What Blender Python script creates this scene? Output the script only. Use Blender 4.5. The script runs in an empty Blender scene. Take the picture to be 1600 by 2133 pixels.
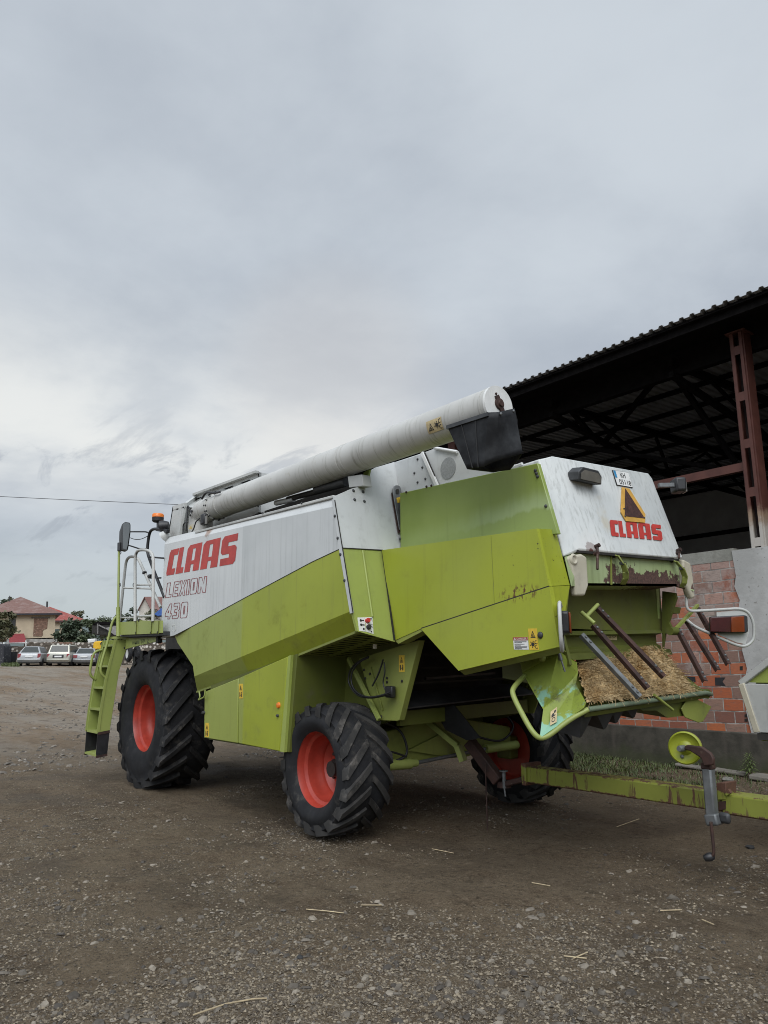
import bpy, bmesh, math, random
from mathutils import Vector as V, Matrix, noise
random.seed(7)
S = bpy.context.scene
COL = S.collection
# ------------------------------------------------------------------ camera
FPX, PIT, ROL, YAW = 1569.8766, 0.2015, -0.0076, 0.6706
CAM = V((9.8004, -5.3694, 1.5011))
HF = V((-math.cos(YAW), math.sin(YAW), 0)); HR = V((HF.y, -HF.x, 0)); UP = V((0, 0, 1))
_fw = HF*math.cos(PIT) + UP*math.sin(PIT); _up = -HF*math.sin(PIT) + UP*math.cos(PIT)
_r = HR*math.cos(ROL) + _up*math.sin(ROL); _u = -HR*math.sin(ROL) + _up*math.cos(ROL)
cd = bpy.data.cameras.new('camera'); cam = bpy.data.objects.new('camera', cd); COL.objects.link(cam)
cam.matrix_world = Matrix(((_r.x, _u.x, -_fw.x, CAM.x), (_r.y, _u.y, -_fw.y, CAM.y), (_r.z, _u.z, -_fw.z, CAM.z), (0, 0, 0, 1)))
cd.sensor_fit = 'VERTICAL'; cd.sensor_height = 36; cd.lens = 36*FPX/2133
cd.clip_start = 0.05; cd.clip_end = 5000
S.camera = cam
# survey helpers: the point of the place seen at photo pixel (u, v) on a known vertical / level plane
def ray(u, v): return _r*((u-800)/FPX) + _u*((1066.5-v)/FPX) + _fw
def oX(u, v, X): d = ray(u, v); return CAM + d*((X-CAM.x)/d.x)
def oY(u, v, Y): d = ray(u, v); return CAM + d*((Y-CAM.y)/d.y)
def oZ(u, v, Z): d = ray(u, v); return CAM + d*((Z-CAM.z)/d.z)
def oP(u, v, P, N): d = ray(u, v); return CAM + d*((V(P)-CAM).dot(V(N))/d.dot(V(N)))
def oD(u, v, D): d = ray(u, v); return CAM + d*(D/d.dot(HF))
def LY(Y, *p): return [oY(a, b, Y) for a, b in p]
def LX(X, *p): return [oX(a, b, X) for a, b in p]
# ------------------------------------------------------------------ mesh builder
def frame(d):
    d = d.normalized(); a = UP if abs(d.z) < .95 else V((1, 0, 0))
    s = d.cross(a).normalized(); return s, s.cross(d).normalized()
class MB:
    def __init__(s): s.v = []; s.f = []
    def add(s, vs, fs):
        o = len(s.v); s.v += [V(p) for p in vs]; s.f += [tuple(i+o for i in f) for f in fs]; return s
    def poly(s, pts): return s.add(pts, [tuple(range(len(pts)))])
    def prism(s, pts, off):
        n = len(pts); off = V(off); pts = [V(p) for p in pts]
        nrm = V((0, 0, 0))
        for i in range(n): nrm += pts[i].cross(pts[(i+1) % n])
        if nrm.dot(off) > 0: pts = pts[::-1]
        return s.add(pts + [p+off for p in pts], [tuple(range(n)), tuple(range(2*n-1, n-1, -1))] + [((i+1) % n, i, n+i, n+(i+1) % n) for i in range(n)])
    def box(s, c, sz, R=None):
        c = V(c); h = V(sz)*.5; vs = []
        for k in range(8):
            p = V(((k & 1)*2-1, ((k >> 1) & 1)*2-1, ((k >> 2) & 1)*2-1)); p = V((p.x*h.x, p.y*h.y, p.z*h.z))
            vs.append(c + (R @ p if R else p))
        return s.add(vs, [(0, 2, 3, 1), (4, 5, 7, 6), (0, 1, 5, 4), (2, 6, 7, 3), (0, 4, 6, 2), (1, 3, 7, 5)])
    def bb(s, a, b): a = V(a); b = V(b); return s.box((a+b)*.5, [abs(x) for x in (b-a)])
    def bar(s, p0, p1, w, h, up=None):
        p0 = V(p0); p1 = V(p1); d = (p1-p0).normalized()
        u = V(up) if up else (UP if abs(d.z) < .95 else V((1, 0, 0)))
        x = d.cross(u).normalized(); y = x.cross(d).normalized()
        R = Matrix((x, d, y)).transposed()
        return s.box((p0+p1)*.5, (w, (p1-p0).length, h), R)
    def tube(s, path, r, seg=10, rnd=0, closed=False, cap=True):
        path = [V(p) for p in path]
        if rnd:
            n = len(path); out = []
            for i, p in enumerate(path):
                if not closed and i in (0, n-1): out.append(p); continue
                a = path[i-1]; b = path[(i+1) % n]
                la = min(rnd, (a-p).length*.48); lb = min(rnd, (b-p).length*.48)
                A = p+(a-p).normalized()*la; B = p+(b-p).normalized()*lb
                for k in range(7):
                    t = k/6; out.append(A*(1-t)**2 + p*(2*t*(1-t)) + B*t*t)
            path = out
        n = len(path); rings = []; sd = None
        for i in range(n):
            a = path[i-1] if (i or closed) else path[0]; b = path[(i+1) % n] if (i < n-1 or closed) else path[-1]
            d = (b-a).normalized()
            if sd is None: sd = frame(d)[0]
            sd = (sd - d*sd.dot(d)).normalized(); ot = d.cross(sd)
            rr = r[i] if isinstance(r, (list, tuple)) else r
            rings.append([path[i] + sd*math.cos(2*math.pi*k/seg)*rr + ot*math.sin(2*math.pi*k/seg)*rr for k in range(seg)])
        vs = [p for q in rings for p in q]; fs = []
        for i in range(n if closed else n-1):
            j = (i+1) % n
            for k in range(seg): fs.append((i*seg+k, i*seg+(k+1) % seg, j*seg+(k+1) % seg, j*seg+k))
        if cap and not closed: fs += [tuple(range(seg))[::-1], tuple((n-1)*seg+k for k in range(seg))]
        return s.add(vs, fs)
    def lathe(s, prof, c=(0, 0, 0), ax=(0, 1, 0), seg=48, cap=False):
        c = V(c); ax = V(ax).normalized(); a, b = frame(ax); vs = []; fs = []; n = len(prof)
        for r, y in prof:
            for k in range(seg):
                t = 2*math.pi*k/seg; vs.append(c + ax*y + a*math.cos(t)*r + b*math.sin(t)*r)
        for i in range(n-1):
            for k in range(seg): fs.append((i*seg+k, i*seg+(k+1) % seg, (i+1)*seg+(k+1) % seg, (i+1)*seg+k))
        if cap: fs += [tuple(range(seg))[::-1], tuple((n-1)*seg+k for k in range(seg))]
        return s.add(vs, fs)
    def mirrored(s):
        m = MB(); m.v = [V((p.x, -p.y, p.z)) for p in s.v]; m.f = [f[::-1] for f in s.f]; return m
    def build(s, name, mat, parent=None, smooth=None, bevel=0, recalc=False, bseg=2):
        me = bpy.data.meshes.new(name)
        o3 = V((0, 0, 0)); q = parent
        while q: o3 += q.location; q = q.parent
        me.from_pydata([tuple(p-o3) for p in s.v], [], s.f); me.update()
        if recalc:
            b = bmesh.new(); b.from_mesh(me); bmesh.ops.recalc_face_normals(b, faces=b.faces); b.to_mesh(me); b.free()
        if mat: me.materials.append(mat)
        o = bpy.data.objects.new(name, me); COL.objects.link(o); o.parent = parent
        if bevel:
            m = o.modifiers.new('b', 'BEVEL'); m.width = bevel; m.segments = bseg; m.limit_method = 'ANGLE'; m.angle_limit = math.radians(28)
            if smooth is None: smooth = 40
        if smooth:
            me.polygons.foreach_set('use_smooth', [True]*len(me.polygons)); me.set_sharp_from_angle(angle=math.radians(smooth))
        return o
def thing(name, label, cat, loc=(0, 0, 0), group=None):
    o = bpy.data.objects.new(name, None); COL.objects.link(o); o.location = loc; o.empty_display_size = .2
    o['label'] = label; o['category'] = cat
    if group: o['group'] = group
    return o
def tag(o, label, cat, group=None):
    o['label'] = label; o['category'] = cat
    if group: o['group'] = group
    return o
def struct(o, kind='structure'): o['kind'] = kind; return o
def empty(name, loc, parent):
    o = bpy.data.objects.new(name, None); COL.objects.link(o); o.parent = parent
    o3 = V((0, 0, 0)); q = parent
    while q: o3 += q.location; q = q.parent
    o.location = V(loc)-o3; return o
def dup(o, parent=None):
    c = o.copy(); COL.objects.link(c); c.parent = parent
    for ch in list(o.children): dup(ch, c)
    return c
# ------------------------------------------------------------------ materials
class NT:
    def __init__(s, name):
        s.m = bpy.data.materials.new(name); s.m.use_nodes = True; s.t = s.m.node_tree; s.b = s.t.nodes['Principled BSDF']
        s.pos = s.t.nodes.new('ShaderNodeNewGeometry').outputs['Position']
        s.tc = s.t.nodes.new('ShaderNodeTexCoord')
    def n(s, t): return s.t.nodes.new('ShaderNode'+t)
    def l(s, a, b): s.t.links.new(a, b)
    def put(s, sock, x):
        if isinstance(x, bpy.types.NodeSocket): s.l(x, sock)
        elif isinstance(x, (tuple, list)) and len(x) == 3 and sock.type == 'RGBA': sock.default_value = (*x, 1)
        else: sock.default_value = x
    def mp(s, sc=(1, 1, 1), vec=None, loc=(0, 0, 0), rot=(0, 0, 0)):
        n = s.n('Mapping'); s.l(vec or s.pos, n.inputs[0]); n.inputs['Scale'].default_value = sc; n.inputs['Location'].default_value = loc; n.inputs['Rotation'].default_value = rot; return n.outputs[0]
    def noise(s, sc, det=4, vec=None, rough=.55, dist=0, col=False):
        n = s.n('TexNoise'); n.inputs['Scale'].default_value = sc; n.inputs['Detail'].default_value = det; n.inputs['Roughness'].default_value = rough; n.inputs['Distortion'].default_value = dist
        s.l(vec or s.pos, n.inputs['Vector']); return n.outputs['Color' if col else 'Fac']
    def vor(s, sc, vec=None, feat='F1', out='Distance', rnd=1):
        n = s.n('TexVoronoi'); n.feature = feat; n.inputs['Scale'].default_value = sc; n.inputs['Randomness'].default_value = rnd; s.l(vec or s.pos, n.inputs['Vector']); return n.outputs[out]
    def rng(s, x, a, b, c=0, d=1, sm=True):
        n = s.n('MapRange'); s.put(n.inputs[0], x); n.interpolation_type = 'SMOOTHSTEP' if sm else 'LINEAR'
        for i, k in enumerate((a, b, c, d)): n.inputs[i+1].default_value = k
        return n.outputs[0]
    def math(s, op, a, b=0):
        n = s.n('Math'); n.operation = op; s.put(n.inputs[0], a); s.put(n.inputs[1], b); return n.outputs[0]
    def mix(s, f, a, b, mode='MIX'):
        n = s.n('Mix'); n.data_type = 'RGBA'; n.blend_type = mode; s.put(n.inputs[0], f); s.put(n.inputs[6], a); s.put(n.inputs[7], b); return n.outputs[2]
    def sep(s, vec=None):
        n = s.n('SeparateXYZ'); s.l(vec or s.pos, n.inputs[0]); return n.outputs
    def bump(s, h, st=.3, d=.01, nrm=None):
        n = s.n('Bump'); n.inputs['Strength'].default_value = st; n.inputs['Distance'].default_value = d; s.l(h, n.inputs['Height'])
        if nrm: s.l(nrm, n.inputs['Normal'])
        return n.outputs[0]
    def out(s, col=None, rough=None, metal=0, nrm=None, spec=None):
        if col is not None: s.put(s.b.inputs['Base Color'], col)
        if rough is not None: s.put(s.b.inputs['Roughness'], rough)
        s.b.inputs['Metallic'].default_value = metal
        if spec is not None: s.b.inputs['Specular IOR Level'].default_value = spec
        if nrm: s.l(nrm, s.b.inputs['Normal'])
        return s.m
RUST = (.075, .03, .018); RUST2 = (.16, .06, .03); DIRT = (.09, .075, .055)
def paint(name, c, c2=None, rough=.42, dirt=.35, streak=.35, rust=.0, streakcol=(.12, .11, .09), speck=.5, obj=False):
    """weathered sheet-metal paint: fading, rain streaks, grime specks, optional rust"""
    t = NT(name); p = t.tc.outputs['Object'] if obj else t.pos
    c2 = c2 or tuple(x*.82 for x in c)
    col = t.mix(t.rng(t.noise(1.1, 5, p), .35, .68), c, c2)
    st = t.noise(1, 4, t.mp((14, 14, .9), p), .6)
    st = t.math('MULTIPLY', t.rng(st, .52, .78), t.rng(t.noise(.9, 3, p), .35, .65))
    col = t.mix(t.math('MULTIPLY', st, streak), col, streakcol)
    gr = t.math('MULTIPLY', t.rng(t.noise(5, 8, p, .7), .5, .8), dirt)
    col = t.mix(gr, col, DIRT)
    sp = t.rng(t.noise(38, 3, p, .6), .70, .76)
    sp = t.math('MULTIPLY', sp, t.rng(t.noise(2.3, 3, p), .45, .7))
    col = t.mix(t.math('MULTIPLY', sp, speck), col, (.06, .05, .03))
    rg = t.math('ADD', rough, t.math('MULTIPLY', gr, .5))
    h = t.noise(2.2, 2, p)
    if rust:
        rm = t.math('ADD', t.noise(3.2, 9, p, .68), t.math('MULTIPLY', t.noise(.8, 2, p), .35))
        rm = t.rng(rm, .94-rust*.5, .97-rust*.5)
        col = t.mix(rm, col, t.mix(t.noise(30, 3, p), RUST, RUST2)); rg = t.math('ADD', rg, t.math('MULTIPLY', rm, .3))
    return t.out(col, rg, nrm=t.bump(h, .08, .02))
def plain(name, c, rough=.6, var=.25, sc=8, metal=0, obj=False, bump=0, spec=None):
    t = NT(name); p = t.tc.outputs['Object'] if obj else t.pos
    n = t.noise(sc, 6, p, .6)
    col = t.mix(t.rng(n, .3, .75), tuple(x*(1-var) for x in c), tuple(min(1, x*(1+var)) for x in c))
    return t.out(col, rough, metal, t.bump(n, bump, .01) if bump else None, spec)
M = {}
M['white'] = paint('white_paint', (.54, .555, .55), (.47, .485, .485), .38, .3, .42, speck=.6)
M['whiteold'] = paint('weathered_white_paint', (.50, .50, .475), (.38, .385, .37), .5, .35, .6, rust=.08)
M['cream'] = paint('yellowed_white_paint', (.50, .47, .38), (.40, .36, .27), .6, .5, .4)
M['green'] = paint('green_paint', (.285, .322, .032), (.250, .286, .028), .36, .16, .14)
M['greenend'] = paint('pale_green_paint', (.30, .355, .085), (.265, .32, .07), .40, .18, .25)
M['greenfade'] = None
M['greendk'] = paint('grimy_green_paint', (.115, .130, .022), (.08, .094, .017), .5, .6, .4)
M['greenold'] = paint('worn_green_paint', (.235, .265, .06), (.18, .21, .047), .48, .45, .4, rust=.12)
M['rail'] = paint('ladder_green_paint', (.28, .325, .09), (.235, .28, .07), .45, .35, .2, rust=.05)
M['tubewhite'] = paint('tube_white_paint', (.52, .51, .47), (.62, .61, .57), .45, .3, .2, rust=.04)
M['grey'] = paint('grey_tank_paint', (.55, .56, .54), (.48, .49, .48), .45, .25, .3)
M['red'] = plain('red_rim_paint', (.35, .042, .026), .38, .22, 5, obj=True)
M['letter'] = plain('red_lettering', (.44, .045, .036), .45, .15, 9)
M['letterline'] = plain('dark_red_outline', (.25, .045, .05), .5, .2, 9)
M['black'] = plain('black_plastic', (.018, .018, .02), .45, .3, 12)
M['dark'] = plain('dark_interior', (.022, .02, .017), .8, .5, 6)
M['steel'] = plain('galvanised_steel', (.15, .157, .16), .42, .2, 14, .35)
M['darksteel'] = plain('dark_steel', (.055, .057, .06), .5, .3, 9, .3)
M['hub'] = plain('grease_black', (.02, .018, .016), .5, .4, 30, obj=True)
M['sticker'] = plain('yellow_sticker', (.62, .42, .04), .5, .12, 20)
M['stickfade'] = plain('faded_sticker', (.50, .40, .22), .6, .2, 20)
M['ink'] = plain('black_ink', (.02, .02, .02), .5, .1)
M['labelwhite'] = plain('label_white', (.66, .66, .64), .45, .08)
M['labelred'] = plain('label_red', (.33, .07, .05), .5, .1)
M['redbtn'] = plain('red_button', (.45, .03, .03), .35, .1)
M['blue'] = plain('plate_blue', (.03, .22, .42), .4, .1)
M['orange'] = plain('orange_lens', (.75, .19, .02), .2, .12)
M['redlens'] = plain('dark_red_lens', (.045, .007, .007), .15, .2)
M['amberlens'] = plain('amber_lens', (.17, .035, .009), .15, .2)
M['yellow'] = plain('triangle_yellow', (.55, .31, .06), .5, .15, 12)
M['lampglass'] = plain('lamp_glass', (.16, .15, .13), .2, .2)
M['wheelyellow'] = paint('lime_wheel_paint', (.255, .285, .022), (.22, .245, .02), .42, .3, .1, rust=.02)
def m_rust(name, a=.6):
    t = NT(name); n = t.noise(9, 8, None, .7)
    col = t.mix(t.rng(n, .3, .7), (.026, .014, .012), (.065, .030, .022))
    col = t.mix(t.math('MULTIPLY', t.rng(t.noise(26, 4), .62, .75), .5), col, (.16, .12, .09))
    return t.out(col, .7, .15, t.bump(n, .3, .005))
M['rust'] = m_rust('rusty_steel')
def m_tyre(name, base, worn):
    t = NT(name); p = t.tc.outputs['Object']
    col = t.mix(t.rng(t.noise(5, 6, p), .35, .7), base, tuple(x*1.7 for x in base))
    m = t.math('MULTIPLY', t.rng(t.noise(9, 8, p, .7), .5, .68), t.rng(t.noise(1.7, 3, p), .35, .65))
    col = t.mix(t.math('MULTIPLY', m, .8), col, worn)
    return t.out(col, t.rng(t.noise(6, 4, p), .3, .7, .68, .92), nrm=t.bump(t.noise(40, 4, p), .15, .004), spec=.3)
M['tyre'] = m_tyre('black_tyre_rubber', (.0095, .0098, .0112), (.06, .055, .048))
M['lug'] = m_tyre('tyre_tread', (.013, .0128, .0132), (.11, .10, .088))
M['lugworn'] = m_tyre('worn_tyre_tread', (.026, .025, .024), (.15, .135, .12))
# top green panel: chalky faded lower edge
def m_fade():
    t = NT('fading_green_paint'); z = t.sep()[2]
    col = t.mix(t.rng(t.noise(1.4, 5), .35, .65), (.205, .270, .050), (.240, .305, .068))
    e = t.math('ADD', z, t.math('MULTIPLY', t.math('SUBTRACT', t.noise(1, 5, t.mp((9, 9, 1.2))), .5), .14))
    e2 = t.math('ADD', e, t.math('MULTIPLY', t.sep()[0], -.05))
    pf_ = t.math('MULTIPLY', t.rng(e2, 2.54, 2.38), t.math('ADD', .25, t.math('MULTIPLY', t.rng(t.sep()[0], 5.0, 5.9), .6)))
    col = t.mix(pf_, col, (.33, .41, .20))
    col = t.mix(t.rng(e2, 2.375, 2.345), col, (.25, .32, .095))
    st = t.math('MULTIPLY', t.rng(t.noise(1, 4, t.mp((16, 16, 1))), .55, .8), .25)
    col = t.mix(st, col, (.09, .12, .03))
    return t.out(col, .36, nrm=t.bump(t.noise(2), .06, .02))
M['greenfade'] = m_fade()
def m_side():
    t = NT('side_panel_white_paint'); s = t.sep()
    col = t.mix(t.rng(t.noise(1.3, 5), .35, .65), (.60, .612, .605), (.54, .552, .55))
    dk = t.mix(t.rng(t.noise(1.6, 6), .35, .65), (.475, .49, .487), (.53, .543, .54))
    inner = t.math('MULTIPLY', t.rng(s[0], 2.60, 2.61, sm=False), t.rng(s[1], -1.595, -1.598, sm=False))
    col = t.mix(inner, col, dk)
    st = t.rng(t.noise(1, 6, t.mp((26, 26, .7)), .65), .50, .66); lo = t.math('ADD', .04, t.math('MULTIPLY', t.rng(t.math('ADD', s[2], t.math('MULTIPLY', s[0], -.22)), 2.45, 1.7), .85))
    col = t.mix(t.math('MULTIPLY', t.math('MULTIPLY', st, lo), .32), col, (.27, .28, .27))
    fw_ = t.rng(t.noise(1, 7, t.mp((60, 60, 1.4)), .7), .62, .66)
    col = t.mix(t.math('MULTIPLY', t.math('MULTIPLY', fw_, lo), .5), col, (.20, .20, .19))
    n = t.n('VectorMath'); n.operation = 'DISTANCE'; t.l(t.mp((1, 1, .75)), n.inputs[0]); n.inputs[1].default_value = (1.72, -1.58, 3.07*.75)
    rs_ = t.rng(t.math('ADD', n.outputs['Value'], t.math('MULTIPLY', t.noise(13, 5), .16)), .17, .10)
    col = t.mix(t.math('MULTIPLY', rs_, .75), col, (.26, .13, .07))
    col = t.mix(t.math('MULTIPLY', t.rng(t.noise(45, 3), .70, .74), .4), col, (.1, .08, .06))
    return t.out(col, .42, nrm=t.bump(t.noise(1.7, 2), .08, .02))
M['sidewhite'] = m_side()
def m_sgreen():
    t = NT('side_panel_green_paint'); s = t.sep()
    col = t.mix(t.rng(t.noise(1.1, 5), .35, .65), (.300, .340, .030), (.265, .303, .026))
    pal = t.mix(t.rng(t.noise(1.1, 5), .35, .65), (.290, .335, .078), (.255, .298, .064))
    col = t.mix(t.rng(s[0], 2.66, 2.63, sm=False), col, pal)
    st = t.math('MULTIPLY', t.rng(t.noise(1, 5, t.mp((18, 18, .8)), .6), .54, .72), .35); col = t.mix(st, col, (.16, .17, .04))
    sp = t.math('MULTIPLY', t.rng(t.noise(30, 4, None, .65), .66, .72), t.rng(t.noise(1.8, 4), .5, .66)); col = t.mix(sp, col, (.035, .025, .015))
    gr = t.math('MULTIPLY', t.rng(t.noise(4, 8, None, .7), .52, .78), .35); col = t.mix(gr, col, (.11, .10, .05))
    return t.out(col, t.math('ADD', .36, gr), nrm=t.bump(t.noise(1.5, 2), .09, .025))
M['sidegreen'] = m_sgreen()
def m_cover():
    t = NT('rear_cover_green_paint'); s = t.sep()
    col = t.mix(t.rng(t.noise(.9, 5), .35, .65), (.318, .358, .030), (.280, .318, .028)); col = t.mix(t.math('MULTIPLY', t.rng(t.noise(.55, 3, t.mp((1, 1, 1), None, (3, 0, 1))), .45, .62), .35), col, (.30, .34, .075))
    st = t.math('MULTIPLY', t.rng(t.noise(1, 6, t.mp((16, 16, .7)), .65), .54, .72), .25); col = t.mix(st, col, (.15, .165, .035))
    gr = t.math('MULTIPLY', t.rng(t.noise(3.5, 9, None, .72), .52, .78), .25); col = t.mix(gr, col, (.13, .12, .05))
    sp = t.math('MULTIPLY', t.rng(t.noise(26, 4, None, .65), .65, .70), t.rng(t.noise(1.5, 4, t.mp((1, 1, 1), None, (0, 4, 0))), .5, .62)); col = t.mix(sp, col, (.04, .028, .015))
    n = t.n('VectorMath'); n.operation = 'DISTANCE'; t.l(t.mp((1, .5, 3.2)), n.inputs[0]); c = oY(1083, 1236, YB_); n.inputs[1].default_value = (c.x, c.y*.5, c.z*3.2)
    rs = t.math('MULTIPLY', t.rng(n.outputs['Value'], .26, .1), t.rng(t.noise(1, 6, t.mp((34, 34, 15)), .7), .50, .56)); col = t.mix(rs, col, (.10, .035, .015))
    return t.out(col, t.math('ADD', .36, gr), nrm=t.bump(t.noise(1.3, 2), .10, .03))
YB_ = -1.18
M['cover'] = m_cover()
def m_band():
    t = NT('rusting_pale_green_paint'); s = t.sep()
    col = t.mix(t.rng(t.noise(2, 5), .35, .65), (.36, .43, .235), (.30, .37, .175))
    st = t.math('MULTIPLY', t.rng(t.noise(1, 5, t.mp((22, 22, 1.2))), .5, .75), .45)
    col = t.mix(st, col, (.13, .16, .06))
    edge = t.math('ADD', s[2], t.math('MULTIPLY', t.math('SUBTRACT', t.noise(1, 6, t.mp((8, 8, 6.5)), .66), .5), .40))
    rm = t.math('MULTIPLY', t.rng(edge, 2.262, 2.250), t.rng(t.math('ADD', s[1], t.math('MULTIPLY', t.noise(7, 4), .2)), -.22, -.2))
    lo = t.math('ADD', s[2], t.math('MULTIPLY', t.math('SUBTRACT', t.noise(1, 5, t.mp((30, 30, 14))), .5), .1))
    rm = t.math('MULTIPLY', rm, t.rng(lo, 2.128, 2.136))
    col = t.mix(rm, col, t.mix(t.rng(t.noise(60, 4), .35, .7), (.05, .027, .022), (.115, .06, .045)))
    return t.out(col, t.math('ADD', .42, t.math('MULTIPLY', rm, .4)), nrm=t.bump(rm, .3, -.004))
M['band'] = m_band()
def m_cheek():
    t = NT('chute_green_paint'); s = t.sep()
    col = t.mix(t.rng(t.noise(2, 5), .35, .65), (.19, .235, .03), (.23, .29, .045))
    e = t.math('ADD', s[0], t.math('MULTIPLY', t.noise(6, 5), .45))
    tm = t.math('MULTIPLY', t.rng(t.noise(3.1, 5, t.mp((1, 1, 1), None, (3, 1, .7)), .6), .53, .57), t.rng(s[2], 1.38, 1.30))
    col = t.mix(tm, col, (.22, .42, .30))
    d = t.rng(t.noise(4.2, 9, None, .72), .52, .68)
    col = t.mix(t.math('MULTIPLY', d, .75), col, (.06, .05, .03))
    col = t.mix(t.rng(t.noise(34, 3), .7, .74), col, (.02, .02, .015))
    return t.out(col, .5)
M['cheek'] = m_cheek()
def m_whitestreak():
    t = NT('streaked_white_hood_paint'); s = t.sep()
    col = t.mix(t.rng(t.noise(1.6, 5), .35, .65), (.60, .615, .60), (.51, .53, .525))
    a = t.rng(t.noise(1, 6, t.mp((34, 34, 2.2), None, (0, 0, 0), (0, 0, 0)), .65), .46, .68)
    a = t.math('MULTIPLY', a, t.rng(t.noise(2.2, 3), .3, .6))
    col = t.mix(t.math('MULTIPLY', a, .55), col, (.30, .31, .29))
    b = t.math('MULTIPLY', t.rng(t.noise(3.2, 5, None, .6), .58, .74), .5)
    col = t.mix(b, col, (.46, .40, .28))
    # rust round the latches
    for c in ((6.30, -.52, 2.345), (6.27, -.52, 2.27)):
        n = t.n('VectorMath'); n.operation = 'DISTANCE'; t.l(t.pos, n.inputs[0]); n.inputs[1].default_value = c
        dd = t.math('ADD', n.outputs['Value'], t.math('MULTIPLY', t.math('SUBTRACT', t.noise(14, 5), .5), .12))
        col = t.mix(t.math('MULTIPLY', t.rng(dd, .20, .19), .45), col, (.60, .60, .58)); col = t.mix(t.rng(dd, .095, .085), col, (.12, .055, .045))
    return t.out(col, .42)
M['hoodwhite'] = m_whitestreak()
def m_drawbar():
    t = NT('rusting_lime_drawbar_paint'); s = t.sep()
    col = t.mix(t.rng(t.noise(2.5, 5), .35, .65), (.205, .225, .038), (.165, .178, .03))
    st = t.rng(t.noise(1, 6, t.mp((20, 20, 3.2)), .65), .56, .62)
    st = t.math('MULTIPLY', st, t.rng(t.noise(1.6, 3, t.mp((1.3, 1.3, 1.3))), .40, .52))
    ed = t.math('ADD', s[2], t.math('MULTIPLY', t.math('SUBTRACT', t.noise(16, 6, None, .7), .5), .10))
    lo = t.rng(ed, .492, .480); hi = t.rng(ed, .606, .618)
    rm = t.math('MAXIMUM', t.math('MAXIMUM', st, lo), hi)
    col = t.mix(rm, col, t.mix(t.noise(40, 4), (.045, .022, .016), (.13, .055, .03)))
    return t.out(col, t.math('ADD', .42, t.math('MULTIPLY', rm, .4)))
M['drawbar'] = m_drawbar()
# ------------------------------------------------------------------ lettering
def font2d(txt):
    c = bpy.data.curves.new('t', 'FONT'); c.body = txt; c.size = 1
    o = bpy.data.objects.new('t', c); COL.objects.link(o)
    bpy.context.view_layer.update()
    me = o.evaluated_get(bpy.context.evaluated_depsgraph_get()).to_mesh()
    vs = [(v.co.x, v.co.y) for v in me.vertices]; fs = [tuple(p.vertices) for p in me.polygons]
    o.to_mesh_clear(); bpy.data.objects.remove(o); bpy.data.curves.remove(c)
    x0 = min(v[0] for v in vs); x1 = max(v[0] for v in vs); y0 = min(v[1] for v in vs); y1 = max(v[1] for v in vs)
    return [((x-x0)/(x1-x0), (y-y0)/(y1-y0)) for x, y in vs], fs
def qmap(q, off=.003):
    tl, tr, br, bl = [V(p) for p in q]
    n = (tr-tl).cross(bl-tl).normalized()
    if n.dot(CAM-tl) < 0: n = -n
    def f(x, y, k=1): return (bl*(1-x)+br*x)*(1-y) + (tl*(1-x)+tr*x)*y + n*off*k
    return f
def orient(mb, f):
    # make every face look to the outer side of the decal
    n = (f(1, 1)-f(0, 1)).cross(f(0, 0)-f(0, 1))
    ref = f(.5, .5, 2)-f(.5, .5, 1)
    out = []
    for fc in mb.f:
        a, b, c = [mb.v[i] for i in fc[:3]]; s = V((0, 0, 0))
        for i in range(len(fc)): s += mb.v[fc[i]].cross(mb.v[fc[(i+1) % len(fc)]])
        out.append(fc if s.dot(ref) > 0 else fc[::-1])
    mb.f = out; return mb
def put2d(shapes, q, off=.003, thick=0):
    """shapes: list of 2-D polygons in the unit square, laid on the quad q"""
    f = qmap(q, off); m = MB()
    for p in shapes: m.poly([f(x, y) for x, y in p])
    return orient(m, f)
def put_text(txt, q, box=(0, 0, 1, 1), off=.003):
    vs, fs = font2d(txt); f = qmap(q, off); m = MB(); x0, y0, x1, y1 = box
    m.add([f(x0+x*(x1-x0), y0+y*(y1-y0)) for x, y in vs], fs); return orient(m, f)
def rect(x0, y0, x1, y1): return [(x0, y0), (x1, y0), (x1, y1), (x0, y1)]
def place(polys, x0, x1): return [[(x0+x*(x1-x0), y) for x, y in p] for p in polys]
GC = [[(.08, 0), (.92, 0), (.92, .24), (.56, .24), (.56, .76), (.98, .76), (1, 1), (.12, 1), (0, .88), (0, .10)]]
GL = [[(0, 0), (.92, 0), (.92, .22), (.58, .22), (.58, 1), (0, 1)]]
GA = [[(0, 0), (.40, 0), (.40, .26), (.40, .40), (.40, .84), (.40, 1), (.16, 1), (0, .88)], [(.60, 0), (1, 0), (1, 1), (.60, 1), (.60, .84), (.60, .40), (.60, .26)],
      [(.40, .84), (.60, .84), (.60, 1), (.40, 1)], [(.40, .26), (.60, .26), (.60, .40), (.40, .40)]]
GS = [[(.03, 0), (.86, 0), (1, .10), (1, .54), (.88, .63), (.44, .63), (.44, .76), (1, .76), (1, 1), (.14, 1), (0, .88), (0, .46), (.12, .37), (.56, .37), (.56, .24), (.03, .24)]]
CLAAS = place(GC, 0, .15)+place(GL, .158, .283)+place(GA, .297, .512)+place(GA, .537, .772)+place(GS, .798, 1)
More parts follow.
